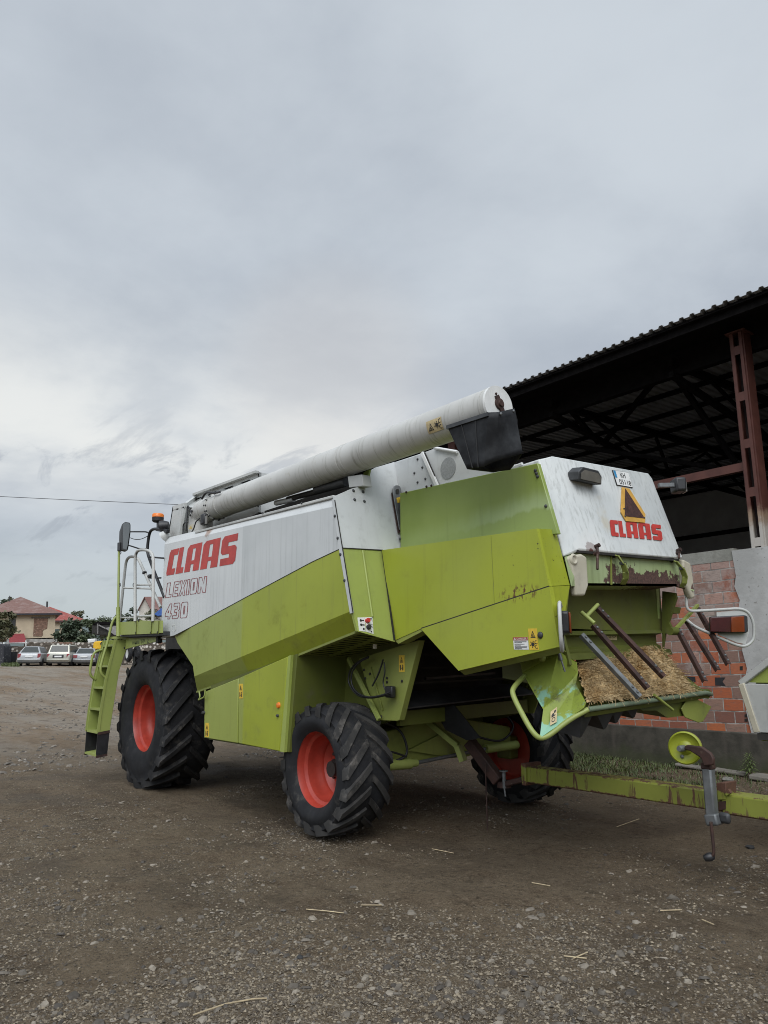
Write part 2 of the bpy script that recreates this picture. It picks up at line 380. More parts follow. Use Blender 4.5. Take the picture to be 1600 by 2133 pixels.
def inset(p, w, ax=1.0):
    n = len(p); A = sum(p[i][0]*p[(i+1) % n][1]-p[(i+1) % n][0]*p[i][1] for i in range(n)); sg = 1 if A > 0 else -1
    P = [(x*ax, y) for x, y in p]; out = []
    for i in range(n):
        a, b, c = P[i-1], P[i], P[(i+1) % n]
        d1 = V((b[0]-a[0], b[1]-a[1])).normalized(); d2 = V((c[0]-b[0], c[1]-b[1])).normalized()
        n1 = V((-d1.y, d1.x))*sg; n2 = V((-d2.y, d2.x))*sg
        k = (n1+n2)/max(.35, 1+n1.dot(n2))
        out.append(((b[0]+k.x*w)/ax, b[1]+k.y*w))
    return out
def outline(polys, w, ax):
    r = []
    for p in polys:
        q = inset(p, w, ax); n = len(p)
        for i in range(n): r.append([p[i], p[(i+1) % n], q[(i+1) % n], q[i]])
    return r
OE = [[(0, 0), (1, 0), (1, .22), (.45, .22), (.45, .39), (.9, .39), (.9, .61), (.45, .61), (.45, .78), (1, .78), (1, 1), (0, 1)]]
OX = [[(0, 0), (.36, 0), (.5, .27), (.64, 0), (1, 0), (.7, .5), (1, 1), (.64, 1), (.5, .73), (.36, 1), (0, 1), (.3, .5)]]
OI = [rect(0, 0, 1, 1)]
OO = [[(.12, 0), (.88, 0), (1, .12), (1, .88), (.88, 1), (.12, 1), (0, .88), (0, .12)], rect(.40, .24, .60, .76)]
ON = [[(0, 0), (.34, 0), (.34, .45), (.62, 0), (1, 0), (1, 1), (.66, 1), (.66, .55), (.38, 1), (0, 1)]]
O4 = [[(.5, 0), (.86, 0), (.86, .18), (1, .18), (1, .38), (.86, .38), (.86, 1), (.5, 1), (0, .4), (0, .18), (.5, .18)], [(.34, .4), (.52, .4), (.52, .64)]]
O3 = [[(.02, 0), (.85, 0), (1, .1), (1, .44), (.9, .5), (1, .56), (1, .9), (.85, 1), (.02, 1), (.02, .78), (.58, .78), (.58, .61), (.25, .61), (.25, .39), (.58, .39), (.58, .22), (.02, .22)]]
LEXION = [(GL, 0, .17), (OE, .19, .33), (OX, .345, .52), (OI, .535, .60), (OO, .62, .79), (ON, .81, 1)]
N430 = [(O4, 0, .30), (O3, .34, .64), (OO, .69, 1)]
def circ2(cx, cy, r, n=10, ax=1): return [(cx+r*math.cos(2*math.pi*k/n)/ax, cy+r*math.sin(2*math.pi*k/n)) for k in range(n)]
def px_quad(fn, *p): return [fn(a, b) for a, b in p]
def decal(name, parent, q, mat, inks=(), th=.0025, label=None):
    f = qmap(q, th); f0 = qmap(q, .0002); m = MB()
    c = [(0, 1), (1, 1), (1, 0), (0, 0)]
    m.prism([f0(x, y) for x, y in c], f(0, 0)-f0(0, 0))
    o = m.build(name, mat, parent, recalc=True)
    if label: o['label'] = label
    for nm, mt, polys in inks: put2d(polys, q, th+.0015).build(nm, mt, o)
    return o
TRI = outline([[(.14, .10), (.86, .10), (.5, .86)]], .075, 1.0)
def tri_in(x0, y0, x1, y1, fill=True):
    r = [[(x0+x*(x1-x0), y0+y*(y1-y0)) for x, y in p] for p in TRI]
    if fill: r.append([(x0+x*(x1-x0), y0+y*(y1-y0)) for x, y in [(.40, .22), (.62, .22), (.56, .42), (.47, .55), (.44, .38)]])
    return r
def arcs(cx, cy, r, a0, a1, w, n=7, ax=1):
    out = []
    for i in range(n):
        p = [a0+(a1-a0)*(i+k)/n for k in (0, 1)]
        out.append([(cx+rr*math.cos(t)/ax, cy+rr*math.sin(t)) for rr, t in ((r, p[0]), (r, p[1]), (r-w, p[1]), (r-w, p[0]))])
    return out
def gear(cx, cy, r, ax=1):
    out = [circ2(cx, cy, r*.55, 10, ax)]
    for k in range(6):
        a = k*math.pi/3+.3; d = V((math.cos(a), math.sin(a))); s = V((-d.y, d.x))*r*.12
        out.append([((cx+(d*r*.62+s).x/ax), cy+(d*r*.62+s).y), (cx+(d*r+s).x/ax, cy+(d*r+s).y), (cx+(d*r-s).x/ax, cy+(d*r-s).y), (cx+(d*r*.62-s).x/ax, cy+(d*r*.62-s).y)])
    return out
def warn_tall(parent, q, name='warning_sticker', mat=None):
    inks = tri_in(.1, .52, .9, .96) + gear(.42, .26, .17, .5) + arcs(.8, .36, .09, 1.2, 5.6, .03, 6, .5) + arcs(.8, .15, .09, 1.2, 5.6, .03, 6, .5)
    return decal(name, parent, q, mat or M['sticker'], [('pictogram', M['ink'], inks)])
def warn_tall2(parent, q, name='warning_sticker', mat=None):
    inks = tri_in(.1, .52, .9, .96) + [rect(.16, .10, .36, .42), rect(.62, .1, .8, .34), circ2(.71, .40, .045, 8, .45), rect(.42, .2, .56, .25)]
    return decal(name, parent, q, mat or M['sticker'], [('pictogram', M['ink'], inks)])
def warn_wide(parent, q, mat):
    inks = tri_in(.03, .12, .5, .92) + gear(.68, .5, .28, 1.7) + arcs(.9, .72, .17, 1.0, 5.4, .05, 6, 1.7) + arcs(.9, .27, .17, 1.0, 5.4, .05, 6, 1.7)
    return decal('warning_sticker', parent, q, mat, [('pictogram', M['ink'], inks)])
# ------------------------------------------------------------------ the combine harvester
cb = thing('combine_harvester', 'large white and lime green combine harvester with red wheel rims parked on the dirt yard', 'combine harvester', (2.2, 0, 0))
BOLT = None
def bolt(p, n, parent=cb, r=.014, mat=None):
    m = MB(); n = V(n).normalized(); p = V(p)
    m.lathe([(r, 0), (r, .006), (r*.6, .011), (0.0005, .012)], p, n, 8); return m.build('bolt', mat or M['darksteel'], parent, smooth=40)
YL = -1.6
def p1(x, y): return (150+x/3.2, 950+y/3.2)
def p2(x, y): return (150+x/3.2, 1250+y/3.2)
def p3(x, y): return (550+x/2.909, 1300+y/2.909)
def p4(x, y): return (650+x/3.2, 780+y/3.2)
def p5(x, y): return (1100+x/3.2, 930+y/3.2)
def p6(x, y): return (1000+x/2.6667, 1180+y/2.6667)
def p7(x, y): return (1000+x/2.6667, 560+y/2.6667)
def p8(x, y): return (x/4.571, 1200+y/4.571)
def b1(x, y): return (x/8, 1220+y/8)
def b2(x, y): return (320+x/3.2, 950+y/3.2)
def b3(x, y): return (1250+x/4.571, 1480+y/4.571)
def b4(x, y): return (720+x/4, 1270+y/4)
def b7(x, y): return (1140+x/5.333, 960+y/5.333)
def b8(x, y): return (1380+x/4.446, 1120+y/4.446)
def c1(x, y): return (160+x/7.9, 1050+y/7.9)
def c2(x, y): return (150+x/7.11, 1290+y/7.11)
def c3(x, y): return (330+x/6.4, 950+y/6.4)
def c4(x, y): return (1060+x/6.667, 1330+y/6.667)
def c5(x, y): return (1160+x/5.333, 1130+y/5.333)
def c6(x, y): return (590+x/5.333, 1340+y/5.333)
def both(m, name, mat, parent=cb, **k):
    m.build(name, mat, parent, **k); m.mirrored().build(name, mat, parent, **k)
TH = V((0, .03, 0))
# inner body so that nothing shows through between the sheets
m = MB(); m.prism([(.62, -1.5, 1.95), (1.72, -1.5, 1.33), (4.50, -1.5, 1.90), (4.27, -1.5, 2.98), (.62, -1.5, 3.06)], (0, 3.0, 0)).build('body_core', M['greendk'], cb)
m = MB(); m.bb((4.40, -.86, 1.78), (5.98, .86, 2.98)).build('straw_walker_housing', M['greendk'], cb)
# white upper side panel
cre = [(343, 1134), (695, 1055)]
low = [(711, 1141.5), (650, 1170), (530, 1234), (397, 1306), (364, 1323), (335, 1330)]
m = MB(); a = LY(YL, *cre); m.prism(a + LY(YL, *low), TH)
tp = [oY(346, 1121, -1.55), oY(693, 1037, -1.55)]
m.prism([a[0], a[1], tp[1], tp[0]], (0, .03, 0)); both(m, 'side_panel', M['sidewhite'], recalc=True)
# green lower side panel: flat field, front fold, lower chamfer
m = MB(); g = LY(YL, (397, 1306.8), (530, 1234.8), (650, 1170.8), (711, 1142.3), (733, 1272), (405, 1409), (402, 1387)); m.prism(g, TH)
fo = [oY(364, 1324, -1.57), oY(370, 1339, -1.57)]
m.prism([fo[0], g[0], g[6], fo[1]], TH)
ch = [oY(411, 1439, -1.50), oY(550, 1391, -1.50), oY(742, 1314, -1.50)]
m.prism([g[5], g[4], ch[2], ch[1], ch[0]], TH)
m.prism([g[5], ch[0], oY(403, 1406, YL)+V((0, .02, .01))], TH)
both(m, 'lower_side_panel', M['sidegreen'], recalc=True)
# dirty bottom lip
m = MB(); m.bar(ch[0]+V((0, .012, -.012)), ch[1]+V((0, .012, -.012)), .045, .02).bar(ch[1]+V((0, .012, -.012)), ch[2]+V((0, .012, -.012)), .045, .02)
both(m, 'panel_lip', M['greenold'])
# seam strip along the rear edge of the side panels
m = MB(); q = LY(YL-.006, (691, 1040), (697, 1040), (713, 1141), (736, 1276), (729, 1278), (706, 1143)); m.prism(q, (0, .006, 0)); both(m, 'seam_strip', M['white'], recalc=True)
for u, v in [(701, 1075), (707, 1121), (712.5, 1155), (721, 1209)]: bolt(oY(u-3, v, YL-.006), (0, -1, 0))
# top rail (gutter) and rivets
m = MB(); q = LY(-1.58, (404, 1107), (694, 1031), (694, 1037), (407, 1111)); m.prism(q, (0, .06, 0)); both(m, 'gutter_rail', M['whiteold'], recalc=True, bevel=.006)
m = MB(); q = LY(-1.545, (401, 1112), (694, 1035), (694, 1041), (403, 1116)); m.prism(q, (0, .05, 0)); m.build('gutter_seal', M['darksteel'], cb, recalc=True)
for u, v in [(548, 1064), (629, 1044)]: bolt(oY(u, v+4, -1.582), (0, -1, 0), r=.01)
# rear end faces of the side box (they lean rearwards towards the bottom)
EP = V((4.455, -1.6, 2.522)); EN = V((1, 0, .26))
def oE(u, v): return oP(u, v, EP, EN)
m = MB(); m.prism([oE(u, v) for u, v in [(697, 1034), (735, 1017), (756, 1012), (767, 997), (773, 980), (785, 973), (822, 962), (832, 1028), (838, 1150), (714, 1141)]], (-.03, 0, 0)); both(m, 'end_panel', M['white'], recalc=True)
for x, y in [(275, 775), (340, 783), (283, 835), (348, 846)]: bolt(oE(*p4(x, y)), EN, r=.015)
m = MB(); m.prism([oE(u, v) for u, v in [(714, 1141.8), (800, 1148), (823, 1337), (745, 1315), (735, 1275)]], (-.03, 0, 0)); both(m, 'end_panel', M['greenend'], recalc=True)
# crease (rounded rib) of the green end panel
m = MB(); m.tube([oE(755, 1147)+V((.004, 0, 0)), oE(775, 1285)+V((.004, 0, 0))], .012, 8); m.build('panel_rib', M['greenend'], cb, smooth=60)
# control labels with a red and a black knob
q = px_quad(oE, *[b4(*p) for p in [(98, 66), (158, 64), (166, 184), (112, 176)]])
decal('control_label', cb, q, M['labelwhite'], [('pictogram', M['ink'], [circ2(.4, .78, .1, 8, .6), circ2(.4, .46, .1, 8, .6), rect(.55, .74, .85, .82), rect(.55, .42, .9, .5), rect(.6, .1, .85, .25)])])
q = px_quad(oE, *[b4(*p) for p in [(162, 64), (222, 62), (232, 204), (172, 184)]])
dc = decal('control_label', cb, q, M['labelwhite'], [('pictogram', M['ink'], arcs(.72, .74, .14, 0, 3, .03, 5, .6)+arcs(.72, .34, .14, 0, 3, .03, 5, .6)+[rect(.5, .9, .9, .94), rect(.45, .52, .95, .55), rect(.62, .06, .8, .14)])])
for (x, y), mt in (((178, 94), M['redbtn']), ((186, 148), M['black'])):
    m = MB(); m.lathe([(.001, .03), (.018, .03), (.021, .022), (.021, 0)], oE(*b4(x, y)), EN, 16); m.build('knob', mt, dc, smooth=40)
# vent grille on the underside of the side box
m = MB(); A = oY(742, 1314, -1.50)+V((0, .03, -.01)); B = oY(560, 1388, -1.50)+V((0, .03, -.01)); wv = V((0, .62, -.03)); L = B-A
def gp(s, t): return A+L*s+wv*t
NS = 22
for r in range(2):
    t0, t1 = (.08, .44) if r == 0 else (.56, .92)
    for k in range(NS):
        s0, s1 = k/NS, (k+1)/NS; a0, a1 = s0+.2/NS, s0+.62/NS
        b0 = t0-.08 if r == 0 else t0-.06; b1_ = t1+.06 if r == 0 else t1+.08
        sh = .25/NS
        m.add([gp(s0, b0), gp(s1, b0), gp(s1, b1_), gp(s0, b1_), gp(a0, t0), gp(a1, t0), gp(a1+sh, t1), gp(a0+sh, t1)], [(0, 1, 5, 4), (1, 2, 6, 5), (2, 3, 7, 6), (3, 0, 4, 7)])
m.build('vent_grille', M['greenold'], cb)
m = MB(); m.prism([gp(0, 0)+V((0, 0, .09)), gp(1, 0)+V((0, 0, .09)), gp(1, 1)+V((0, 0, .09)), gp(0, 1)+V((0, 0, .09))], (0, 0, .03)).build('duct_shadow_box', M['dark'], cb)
m = MB(); m.bar(gp(0, 1), gp(.99, 1), .02, .07).build('grille_flange', M['greenold'], cb)
# rear bulge: upper and lower cover with chamfered rear edge
YB = -1.18
m = MB(); m.prism(LY(YB, (795.5, 1146), (1118, 1101), (1144, 1221), (877, 1309.5), (822, 1334)), (0, .03, 0))
cu = [oY(1118, 1101, YB), oY(1157, 1103, -.86), oY(1187, 1218.5, -.86), oY(1144, 1221, YB)]
m.prism(cu, (-.03, .02, 0)); m.poly([oY(795.5, 1146, YB), oY(1118, 1101, YB), oY(1157, 1103, -.86), oY(820, 1146, -.86)])
m.build('rear_cover', M['cover'], cb, recalc=True)
m = MB(); m.prism(LY(YB-.012, (877, 1310), (1144, 1222), (1165, 1347), (955, 1397)), (0, .042, 0))
cl = [oY(1144, 1222, YB-.012), oY(1187, 1219.5, -.86), oY(1173, 1349, -.97), oY(1165, 1347, YB-.012)]
m.prism(cl, (-.03, .02, 0)); m.build('lower_rear_cover', M['cover'], cb, recalc=True)
m = MB(); q = LY(YB+.02, (957, 1397), (1166, 1347)); q2 = [p+V((0, .06, -.035)) for p in q[::-1]]; m.prism(q+q2, (0, .004, .004)); m.build('cover_lip', M['greenold'], cb, recalc=True)
m = MB(); q = LY(YB+.005, (822, 1334), (877, 1309), (882, 1314), (830, 1341)); m.prism(q, (0, .1, 0)).build('cover_lip', M['greenold'], cb, recalc=True)
# seam between the two faintly jointed halves of the upper cover
m = MB(); m.bar(oY(1023, 1116, YB-.001), oY(1030, 1258, YB-.001), .004, .002).build('panel_seam', M['greenold'], cb)
# dark joint lines
m = MB(); q = [oY(877, 1309.5, YB-.002), oY(1144, 1221.5, YB-.002)]; m.bar(q[0], q[1], .012, .006, (0, 1, 0)).build('panel_joint', M['dark'], cb)
m = MB(); m.bar(oE(796, 1147)+V((.012, -.006, 0)), oE(821, 1333)+V((.012, -.006, 0)), .012, .012).build('panel_joint', M['dark'], cb)
m = MB(); m.bar(oE(713, 1141.5)+V((.004, 0, 0)), oE(797, 1146)+V((.004, 0, 0)), .01, .007).build('panel_joint', M['dark'], cb)
m = MB(); m.bar(oY(697.5, 1042, YL-.008), oY(713.5, 1141, YL-.008), .008, .006, (0, 1, 0)).bar(oY(713.5, 1141, YL-.008), oY(735.5, 1276, YL-.008), .008, .006, (0, 1, 0)).build('panel_joint', M['dark'], cb)
pts = [(711, 1142), (650, 1170.5), (530, 1234.5), (397, 1306.5), (364, 1323.5)]
m = MB()
for a, b in zip(pts[:-1], pts[1:]): m.bar(oY(a[0], a[1], YL-.001), oY(b[0], b[1], YL-.001), .006, .004, (0, 1, 0))
m.build('panel_joint', M['dark'], cb)
# rust flakes on the cover seam and stickers
q = [oY(u, v, YB-.012) for u, v in [p6(268, 345), p6(316, 344), p6(328, 464), p6(277, 463)]]
warn_tall(cb, q)
q = [oY(u, v, YB-.012) for u, v in [p6(184, 393), p6(266, 392), p6(272, 462), p6(190, 461)]]
dg = decal('danger_label', cb, q, M['labelwhite'], [('red_band', M['labelred'], [rect(0, .74, 1, 1)]), ('small_print', M['ink'], [rect(.08, y, x, y+.035) for y, x in ((.62, .9), (.54, .6), (.42, .75), (.34, .5), (.22, .92), (.14, .9), (.06, .55))])])
put_text('DANGER', q, (.28, .79, .94, .95), .0065).build('lettering', M['labelwhite'], dg)
put2d(outline([[(.06, .79), (.22, .79), (.14, .96)]], .03, 1.0), q, .0065).build('triangle', M['labelwhite'], dg)
m = MB(); m.lathe([(.001, .014), (.018, .013), (.024, .006), (.024, 0)], oY(1126, 1323, YB-.012), (0, -1, 0), 14).build('cap_screw', M['darksteel'], cb, smooth=50)
# upper green rear side sheet
YT = -.93
m = MB(); m.prism(LY(YT, (833, 1027), (1119.5, 964.5), (1162, 1112), (834, 1150)), (0, .04, 0)); m.build('upper_rear_panel', M['greenfade'], cb, recalc=True, bevel=.006)
m = MB(); m.prism([(4.5, .83, 1.9), (5.98, .83, 1.9), (6.0, .83, 3.1), (4.5, .83, 3.1)], (0, -.04, 0)).build('side_sheet', M['greenfade'], cb, recalc=True)
m = MB(); m.prism(LY(YT+.045, (833, 1029), (1095, 972)) + [p+V((0, 1.67, .0)) for p in LY(YT+.045, (1095, 972), (833, 1029))], (0, 0, -.03)).build('rear_deck', M['grey'], cb, recalc=True)
for u, v in [p4(1490, 640), p4(1497, 660), p4(1505, 680), p4(588, 1097), p4(1560, 878)]: bolt(oY(u, v, YT), (0, -1, 0), r=.014)
for u, v in [p4(765, 748), p4(797, 741), p4(630, 785)]: bolt(oY(u, v, YT), (0, -1, 0), r=.012, mat=M['rust'])
# slotted lever bracket in the gap between end panel and rear panel
m = MB(); sl = oE; dx = V((.03, 0, 0))
def arcpts(c, r, a0, a1, n=8): return [(c[0]+r*math.cos(a0+(a1-a0)*k/n), c[1]-r*math.sin(a0+(a1-a0)*k/n)) for k in range(n+1)]
out = [(523, 800)] + arcpts((549, 770), 27, math.pi, 0) + [(578, 800), (580, 900), (586, 985), (578, 1040), (566, 1040)]
m.prism([oE(*p4(x, y))+dx for x, y in out], (.012, 0, 0)); br = m.build('lever_bracket', M['steel'], cb, recalc=True, bevel=.004)
m = MB(); m.prism([oE(*p4(x, y))+dx*1.5 for x, y in [(540, 800)]+arcpts((549, 780), 11, math.pi, 0)+[(560, 800)]], (.004, 0, 0)).build('slot', M['dark'], br, recalc=True)
decal('yellow_tag', br, [oE(*p4(x, y))+dx*1.45 for x, y in [(543, 828), (570, 822), (572, 858), (550, 862)]], M['sticker'])
m = MB(); m.prism([oE(*p4(x, y))+V((.012, 0, 0)) for x, y in [(522, 790), (588, 770), (592, 1050), (566, 1060)]], (.01, 0, 0)); m.build('rust_edge', M['rust'], cb, recalc=True)
# engine cover behind the tube
YE = -.80
m = MB(); m.prism(LY(YE, (816, 1034), (822, 962), (880, 943), (911, 1014)), (0, 1.5, 0)); ec = m.build('engine_cover', M['white'], cb, recalc=True, bevel=.01)
m = MB(); m.prism(LY(YE+.01, (882, 943), (914, 931), (953, 941), (1031, 976), (1036, 990), (912, 1016)), (0, 1.45, 0)); rs = m.build('radiator_screen', M['grey'], cb, recalc=True)
m = MB(); c = oY(933, 975, YE+.004); m.lathe([(.0005, 0), (.10, 0), (.10, .008), (.0005, .008)], c, (0, 1, 0), 32); m.build('screen_disc', plain('perforated_grey', (.27, .28, .275), .6, .15, 60), rs)
m = MB(); m.bar(oY(880, 943, YE-.02), oY(911, 1013, YE-.02), .03, .03, (0, 1, 0)); m.build('screen_frame', M['labelwhite'], rs)
m = MB(); m.bar(oY(884, 943, YE-.01), oY(914, 1013, YE-.01), .012, .02, (0, 1, 0)); m.build('hinge_gap', M['dark'], rs)
m = MB(); m.tube([oY(u, v, YE-.01) for u, v in [(905, 933), (952, 941)]], .014, 8).tube([oY(u, v, YE-.01) for u, v in [(1024, 972), (1031, 982), (1078, 970), (1088, 966)]], .014, 8); m.build('screen_rim', M['labelwhite'], rs, smooth=60)
for x, y in [(705, 565), (705, 720), (737, 620), (684, 657), (757, 696)]: bolt(oY(*p4(x, y), YE), (0, -1, 0), ec, .012)
# ------------------------------------------------------------------ rear hood
HTL, HTR, HBL, HBR = V((6.065, -.68, 3.146)), V((6.065, .68, 3.213)), V((6.28, -.686, 2.355)), V((6.28, .688, 2.401))
HN = (HBL-HTL).cross(HTR-HTL).normalized()
if HN.x < 0: HN = -HN
def oH(u, v): return oP(u, v, HTL, HN)
htl, hbl = oY(1122, 957, -.80), oY(1173, 1160, -.83); htr, hbr = V((htl.x, -htl.y, htl.z+.09)), oX(1423, 1163, hbl.x)
m = MB(); fw = V((-.75, 0, -.02))
m.add([HTL, HTR, HBR, HBL, htl, hbl, htr, hbr, htl+V((-.7, 0, -.02)), htr+V((-.7, 0, -.02)), hbl+V((-.02, .02, .0)), hbr+V((-.02, -.02, 0)), V((5.9, -.66, 2.45)), V((5.9, .66, 2.5))],
      [(0, 3, 2, 1), (4, 5, 3, 0), (1, 2, 7, 6), (0, 1, 6, 9, 8, 4), (4, 8, 10, 5), (6, 7, 11, 9), (5, 10, 12, 13, 11, 7, 2, 3)])
hood = m.build('rear_hood', M['hoodwhite'], cb, recalc=True, bevel=.012)
def hq(fn, *p): return [oH(*fn(x, y)) for x, y in p]
put2d(CLAAS, hq(b7, (688, 655), (1257, 712), (1282, 887), (710, 834)), .003).build('lettering', M['letter'], hood)
q = hq(b7, (716, 106), (893, 133), (943, 302), (768, 272))
pl = decal('number_plate', hood, q, M['ink'], [('plate_face', M['labelwhite'], [rect(.015, .02, .985, .98)])], .008)
put2d([rect(.02, .5, .15, .97)], q, .012).build('country_band', M['blue'], pl)
put_text('KH', q, (.40, .56, .70, .88), .012).build('lettering', M['ink'], pl)
put_text('05118', q, (.20, .10, .93, .42), .012).build('lettering', M['ink'], pl)
put2d([circ2(.08, .42, .012, 6), circ2(.92, .55, .012, 6)], q, .012).build('rivet', M['ink'], pl)
tri = [(822, 297), (903, 315), (1080, 600), (1076, 692), (868, 675), (810, 575)]
m = MB(); m.prism([oH(*b7(*p))+HN*.003 for p in tri], HN*.008); tr = m.build('warning_triangle', M['yellow'], hood, recalc=True)
m = MB(); m.prism([oH(*b7(*p))+HN*.011 for p in [(853, 312), (1070, 645), (848, 620)]], HN*.003); m.build('reflector_face', plain('weathered_maroon_reflector', (.055, .022, .018), .6, .5, 40), tr, recalc=True)
for x, y in [(838, 540), (850, 622), (1062, 640)]: bolt(oH(*b7(x, y))+HN*.011, HN, tr, .007)
def worklamp(c, par, side):
    m = MB(); R = Matrix.Rotation(math.radians(8), 3, 'Y'); c = V(c)
    w, h, d = .30, .11, .11
    sec = [(-w/2, 0), (-w/2+.05, h), (w/2-.05, h), (w/2, 0)]
    vs = []
    pr = [(-w/2, -h*.5), (-w/2+.0, h*.1), (-w/2+.05, h*.5), (w/2-.05, h*.5), (w/2, h*.1), (w/2, -h*.5)]
    m.prism([c+R@V((0, y, z)) for y, z in pr], R@V((d, 0, 0)))
    o = m.build('work_lamp', M['darksteel'], par, recalc=True, bevel=.006)
    m = MB(); m.prism([c+R@V((d+.004, y*.86, z*.72-.008)) for y, z in pr], R@V((.004, 0, 0))); m.build('lamp_glass', M['lampglass'], o, recalc=True)
    return o
c = oH(1207, 992); worklamp(c+HN*.0+V((.0, 0, 0)), hood, -1)
# right work lamp: turned away on a bracket
c = oH(1372, 1011); m = MB(); c2_ = c+V((.10, .10, 0)); R = Matrix.Rotation(math.radians(50), 3, 'Z')
m.box(c2_+V((.0, .06, .0)), (.10, .17, .13), R); o = m.build('work_lamp', M['black'], hood, bevel=.02)
m = MB(); m.box(c2_+V((.035, .10, -.02)), (.012, .10, .09), R).build('lamp_glass', M['lampglass'], o)
m = MB(); m.bar(c, c2_+V((0, .02, 0)), .05, .035).build('lamp_bracket', M['steel'], o)
# latches
for (x, y, y2) in ((535, 955, 1215), (1442, 1000, 1090)):
    a = oH(*b7(x, y))+HN*.02; b = oH(*b7(x, y2))+HN*.02
    m = MB(); m.tube([a, b], .010, 8).tube([a-HN*.02, a+HN*.02], .017, 8).tube([a+(b-a)*.3-HN*.03, a+(b-a)*.3+HN*.01], .015, 8); m.build('hood_latch', M['rust'], cb, smooth=60)
# gasket between hood and band
m = MB(); m.bar(HBL+V((-.03, -.02, -.012)), HBR+V((-.03, .03, -.012)), .05, .02).build('gasket', M['dark'], cb)
# pale green band under the hood with rust, chamfered ends
XB = 6.235
m = MB(); bl_ = [oX(1211, 1149, XB), oX(1414, 1165, XB), oX(1410, 1221, XB), oX(1214, 1220, XB)]
m.prism([bl_[0], bl_[1], bl_[2], bl_[3]], (-.03, 0, 0))
el = [oY(1176, 1160, -.86), oY(1190, 1221, -.86)]; m.prism([el[0], bl_[0], bl_[3], el[1]], (-.02, .02, 0))
er = [V((el[0].x-.02, .88, el[0].z+.08)), V((el[1].x-.02, .88, el[1].z+.06))]; m.prism([bl_[1], er[0], er[1], bl_[2]], (-.02, -.02, 0))
m.prism([bl_[3], bl_[2], bl_[2]+V((-.5, 0, -.02)), bl_[3]+V((-.5, 0, -.02))], (0, 0, .02))
m.build('hood_band', M['band'], cb, recalc=True)
# rib at the left third of the band
m = MB(); m.bar(oX(*c5(602, 112), XB+.006), oX(*c5(606, 470), XB+.006), .012, .01).build('band_rib', M['greenold'], cb)
# rubber strap handles in front of the band
for pts, k in (([(620, 135), (680, 150), (735, 235), (765, 330), (765, 400), (735, 460)], .0), ([(1270, 190), (1330, 215), (1390, 290), (1425, 380), (1415, 450), (1385, 500)], .0)):
    dd = [.004, .05, .075, .075, .055, .01]
    P = [oX(*c5(x, y), XB+d) for (x, y), d in zip(pts, dd)]
    m = MB()
    for a, b in zip(P[:-1], P[1:]): m.bar(a, b+(b-a)*.06, .05, .012)
    m.build('strap_handle', M['greenold'], cb, bevel=.004)
    m = MB(); m.box(P[2], (.02, .07, .02)).build('strap_clip', M['darksteel'], cb)
    m = MB(); m.lathe([(.001, .02), (.028, .02), (.028, 0)], P[0]+V((-.005, 0, 0)), (1, 0, 0), 12).build('strap_boss', M['black'], cb)
# cream corner guards and lamp posts
for sgn in (-1, 1):
    if sgn < 0: P = [oX(*c5(x, y), 6.245) for x, y in [(68, 180), (110, 150), (215, 135), (272, 170), (292, 485), (252, 600), (148, 600), (128, 400)]]
    else: P = [oX(*c5(x, y), 6.23) for x, y in [(1340, 190), (1425, 235), (1455, 400), (1475, 620), (1440, 630), (1385, 510), (1350, 480)]]
    m = MB(); m.prism(P, (.055, 0, 0)); g = m.build('corner_guard', M['cream'], cb, recalc=True, bevel=.018, bseg=3)
    if sgn < 0:
        m = MB(); m.lathe([(.02, .0), (.028, .012), (.035, .012), (.045, 0)], oX(*c5(187, 188), 6.30), (1, 0, 0), 16).build('socket', M['cream'], g, smooth=60)
# recessed rear wall above the chute
XR = 5.92
def rp(Y, Zz, X=XR): return V((X, Y, Zz))
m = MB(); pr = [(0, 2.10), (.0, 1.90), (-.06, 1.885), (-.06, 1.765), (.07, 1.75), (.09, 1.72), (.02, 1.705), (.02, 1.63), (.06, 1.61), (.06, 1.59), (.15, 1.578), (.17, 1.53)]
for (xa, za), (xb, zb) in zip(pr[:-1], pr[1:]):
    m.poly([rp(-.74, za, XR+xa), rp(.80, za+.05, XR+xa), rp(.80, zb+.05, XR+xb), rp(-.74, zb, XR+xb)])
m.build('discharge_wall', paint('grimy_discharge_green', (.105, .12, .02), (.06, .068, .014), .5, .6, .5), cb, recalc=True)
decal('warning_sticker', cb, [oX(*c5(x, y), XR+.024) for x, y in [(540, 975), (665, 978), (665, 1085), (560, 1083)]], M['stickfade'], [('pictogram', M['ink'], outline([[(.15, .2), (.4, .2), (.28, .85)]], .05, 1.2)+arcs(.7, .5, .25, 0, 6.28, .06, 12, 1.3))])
# side cheeks of the recess
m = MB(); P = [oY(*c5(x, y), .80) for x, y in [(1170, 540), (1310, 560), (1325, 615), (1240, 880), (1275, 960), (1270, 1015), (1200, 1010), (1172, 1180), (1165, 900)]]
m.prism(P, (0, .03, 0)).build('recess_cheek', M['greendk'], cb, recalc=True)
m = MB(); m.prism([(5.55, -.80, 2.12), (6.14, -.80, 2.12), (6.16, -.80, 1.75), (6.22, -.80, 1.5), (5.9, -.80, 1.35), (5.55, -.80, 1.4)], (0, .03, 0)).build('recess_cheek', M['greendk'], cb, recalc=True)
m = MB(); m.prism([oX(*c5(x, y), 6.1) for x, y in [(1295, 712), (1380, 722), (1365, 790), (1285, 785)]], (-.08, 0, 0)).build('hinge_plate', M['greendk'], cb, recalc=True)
m = MB(); m.prism([oX(*c5(x, y), 6.15) for x, y in [(1160, 1190), (1185, 1190), (1300, 1385), (1330, 1415), (1315, 1440), (1270, 1420), (1230, 1370)]], (-.03, 0, 0)).build('chute_arm', M['greendk'], cb, recalc=True)
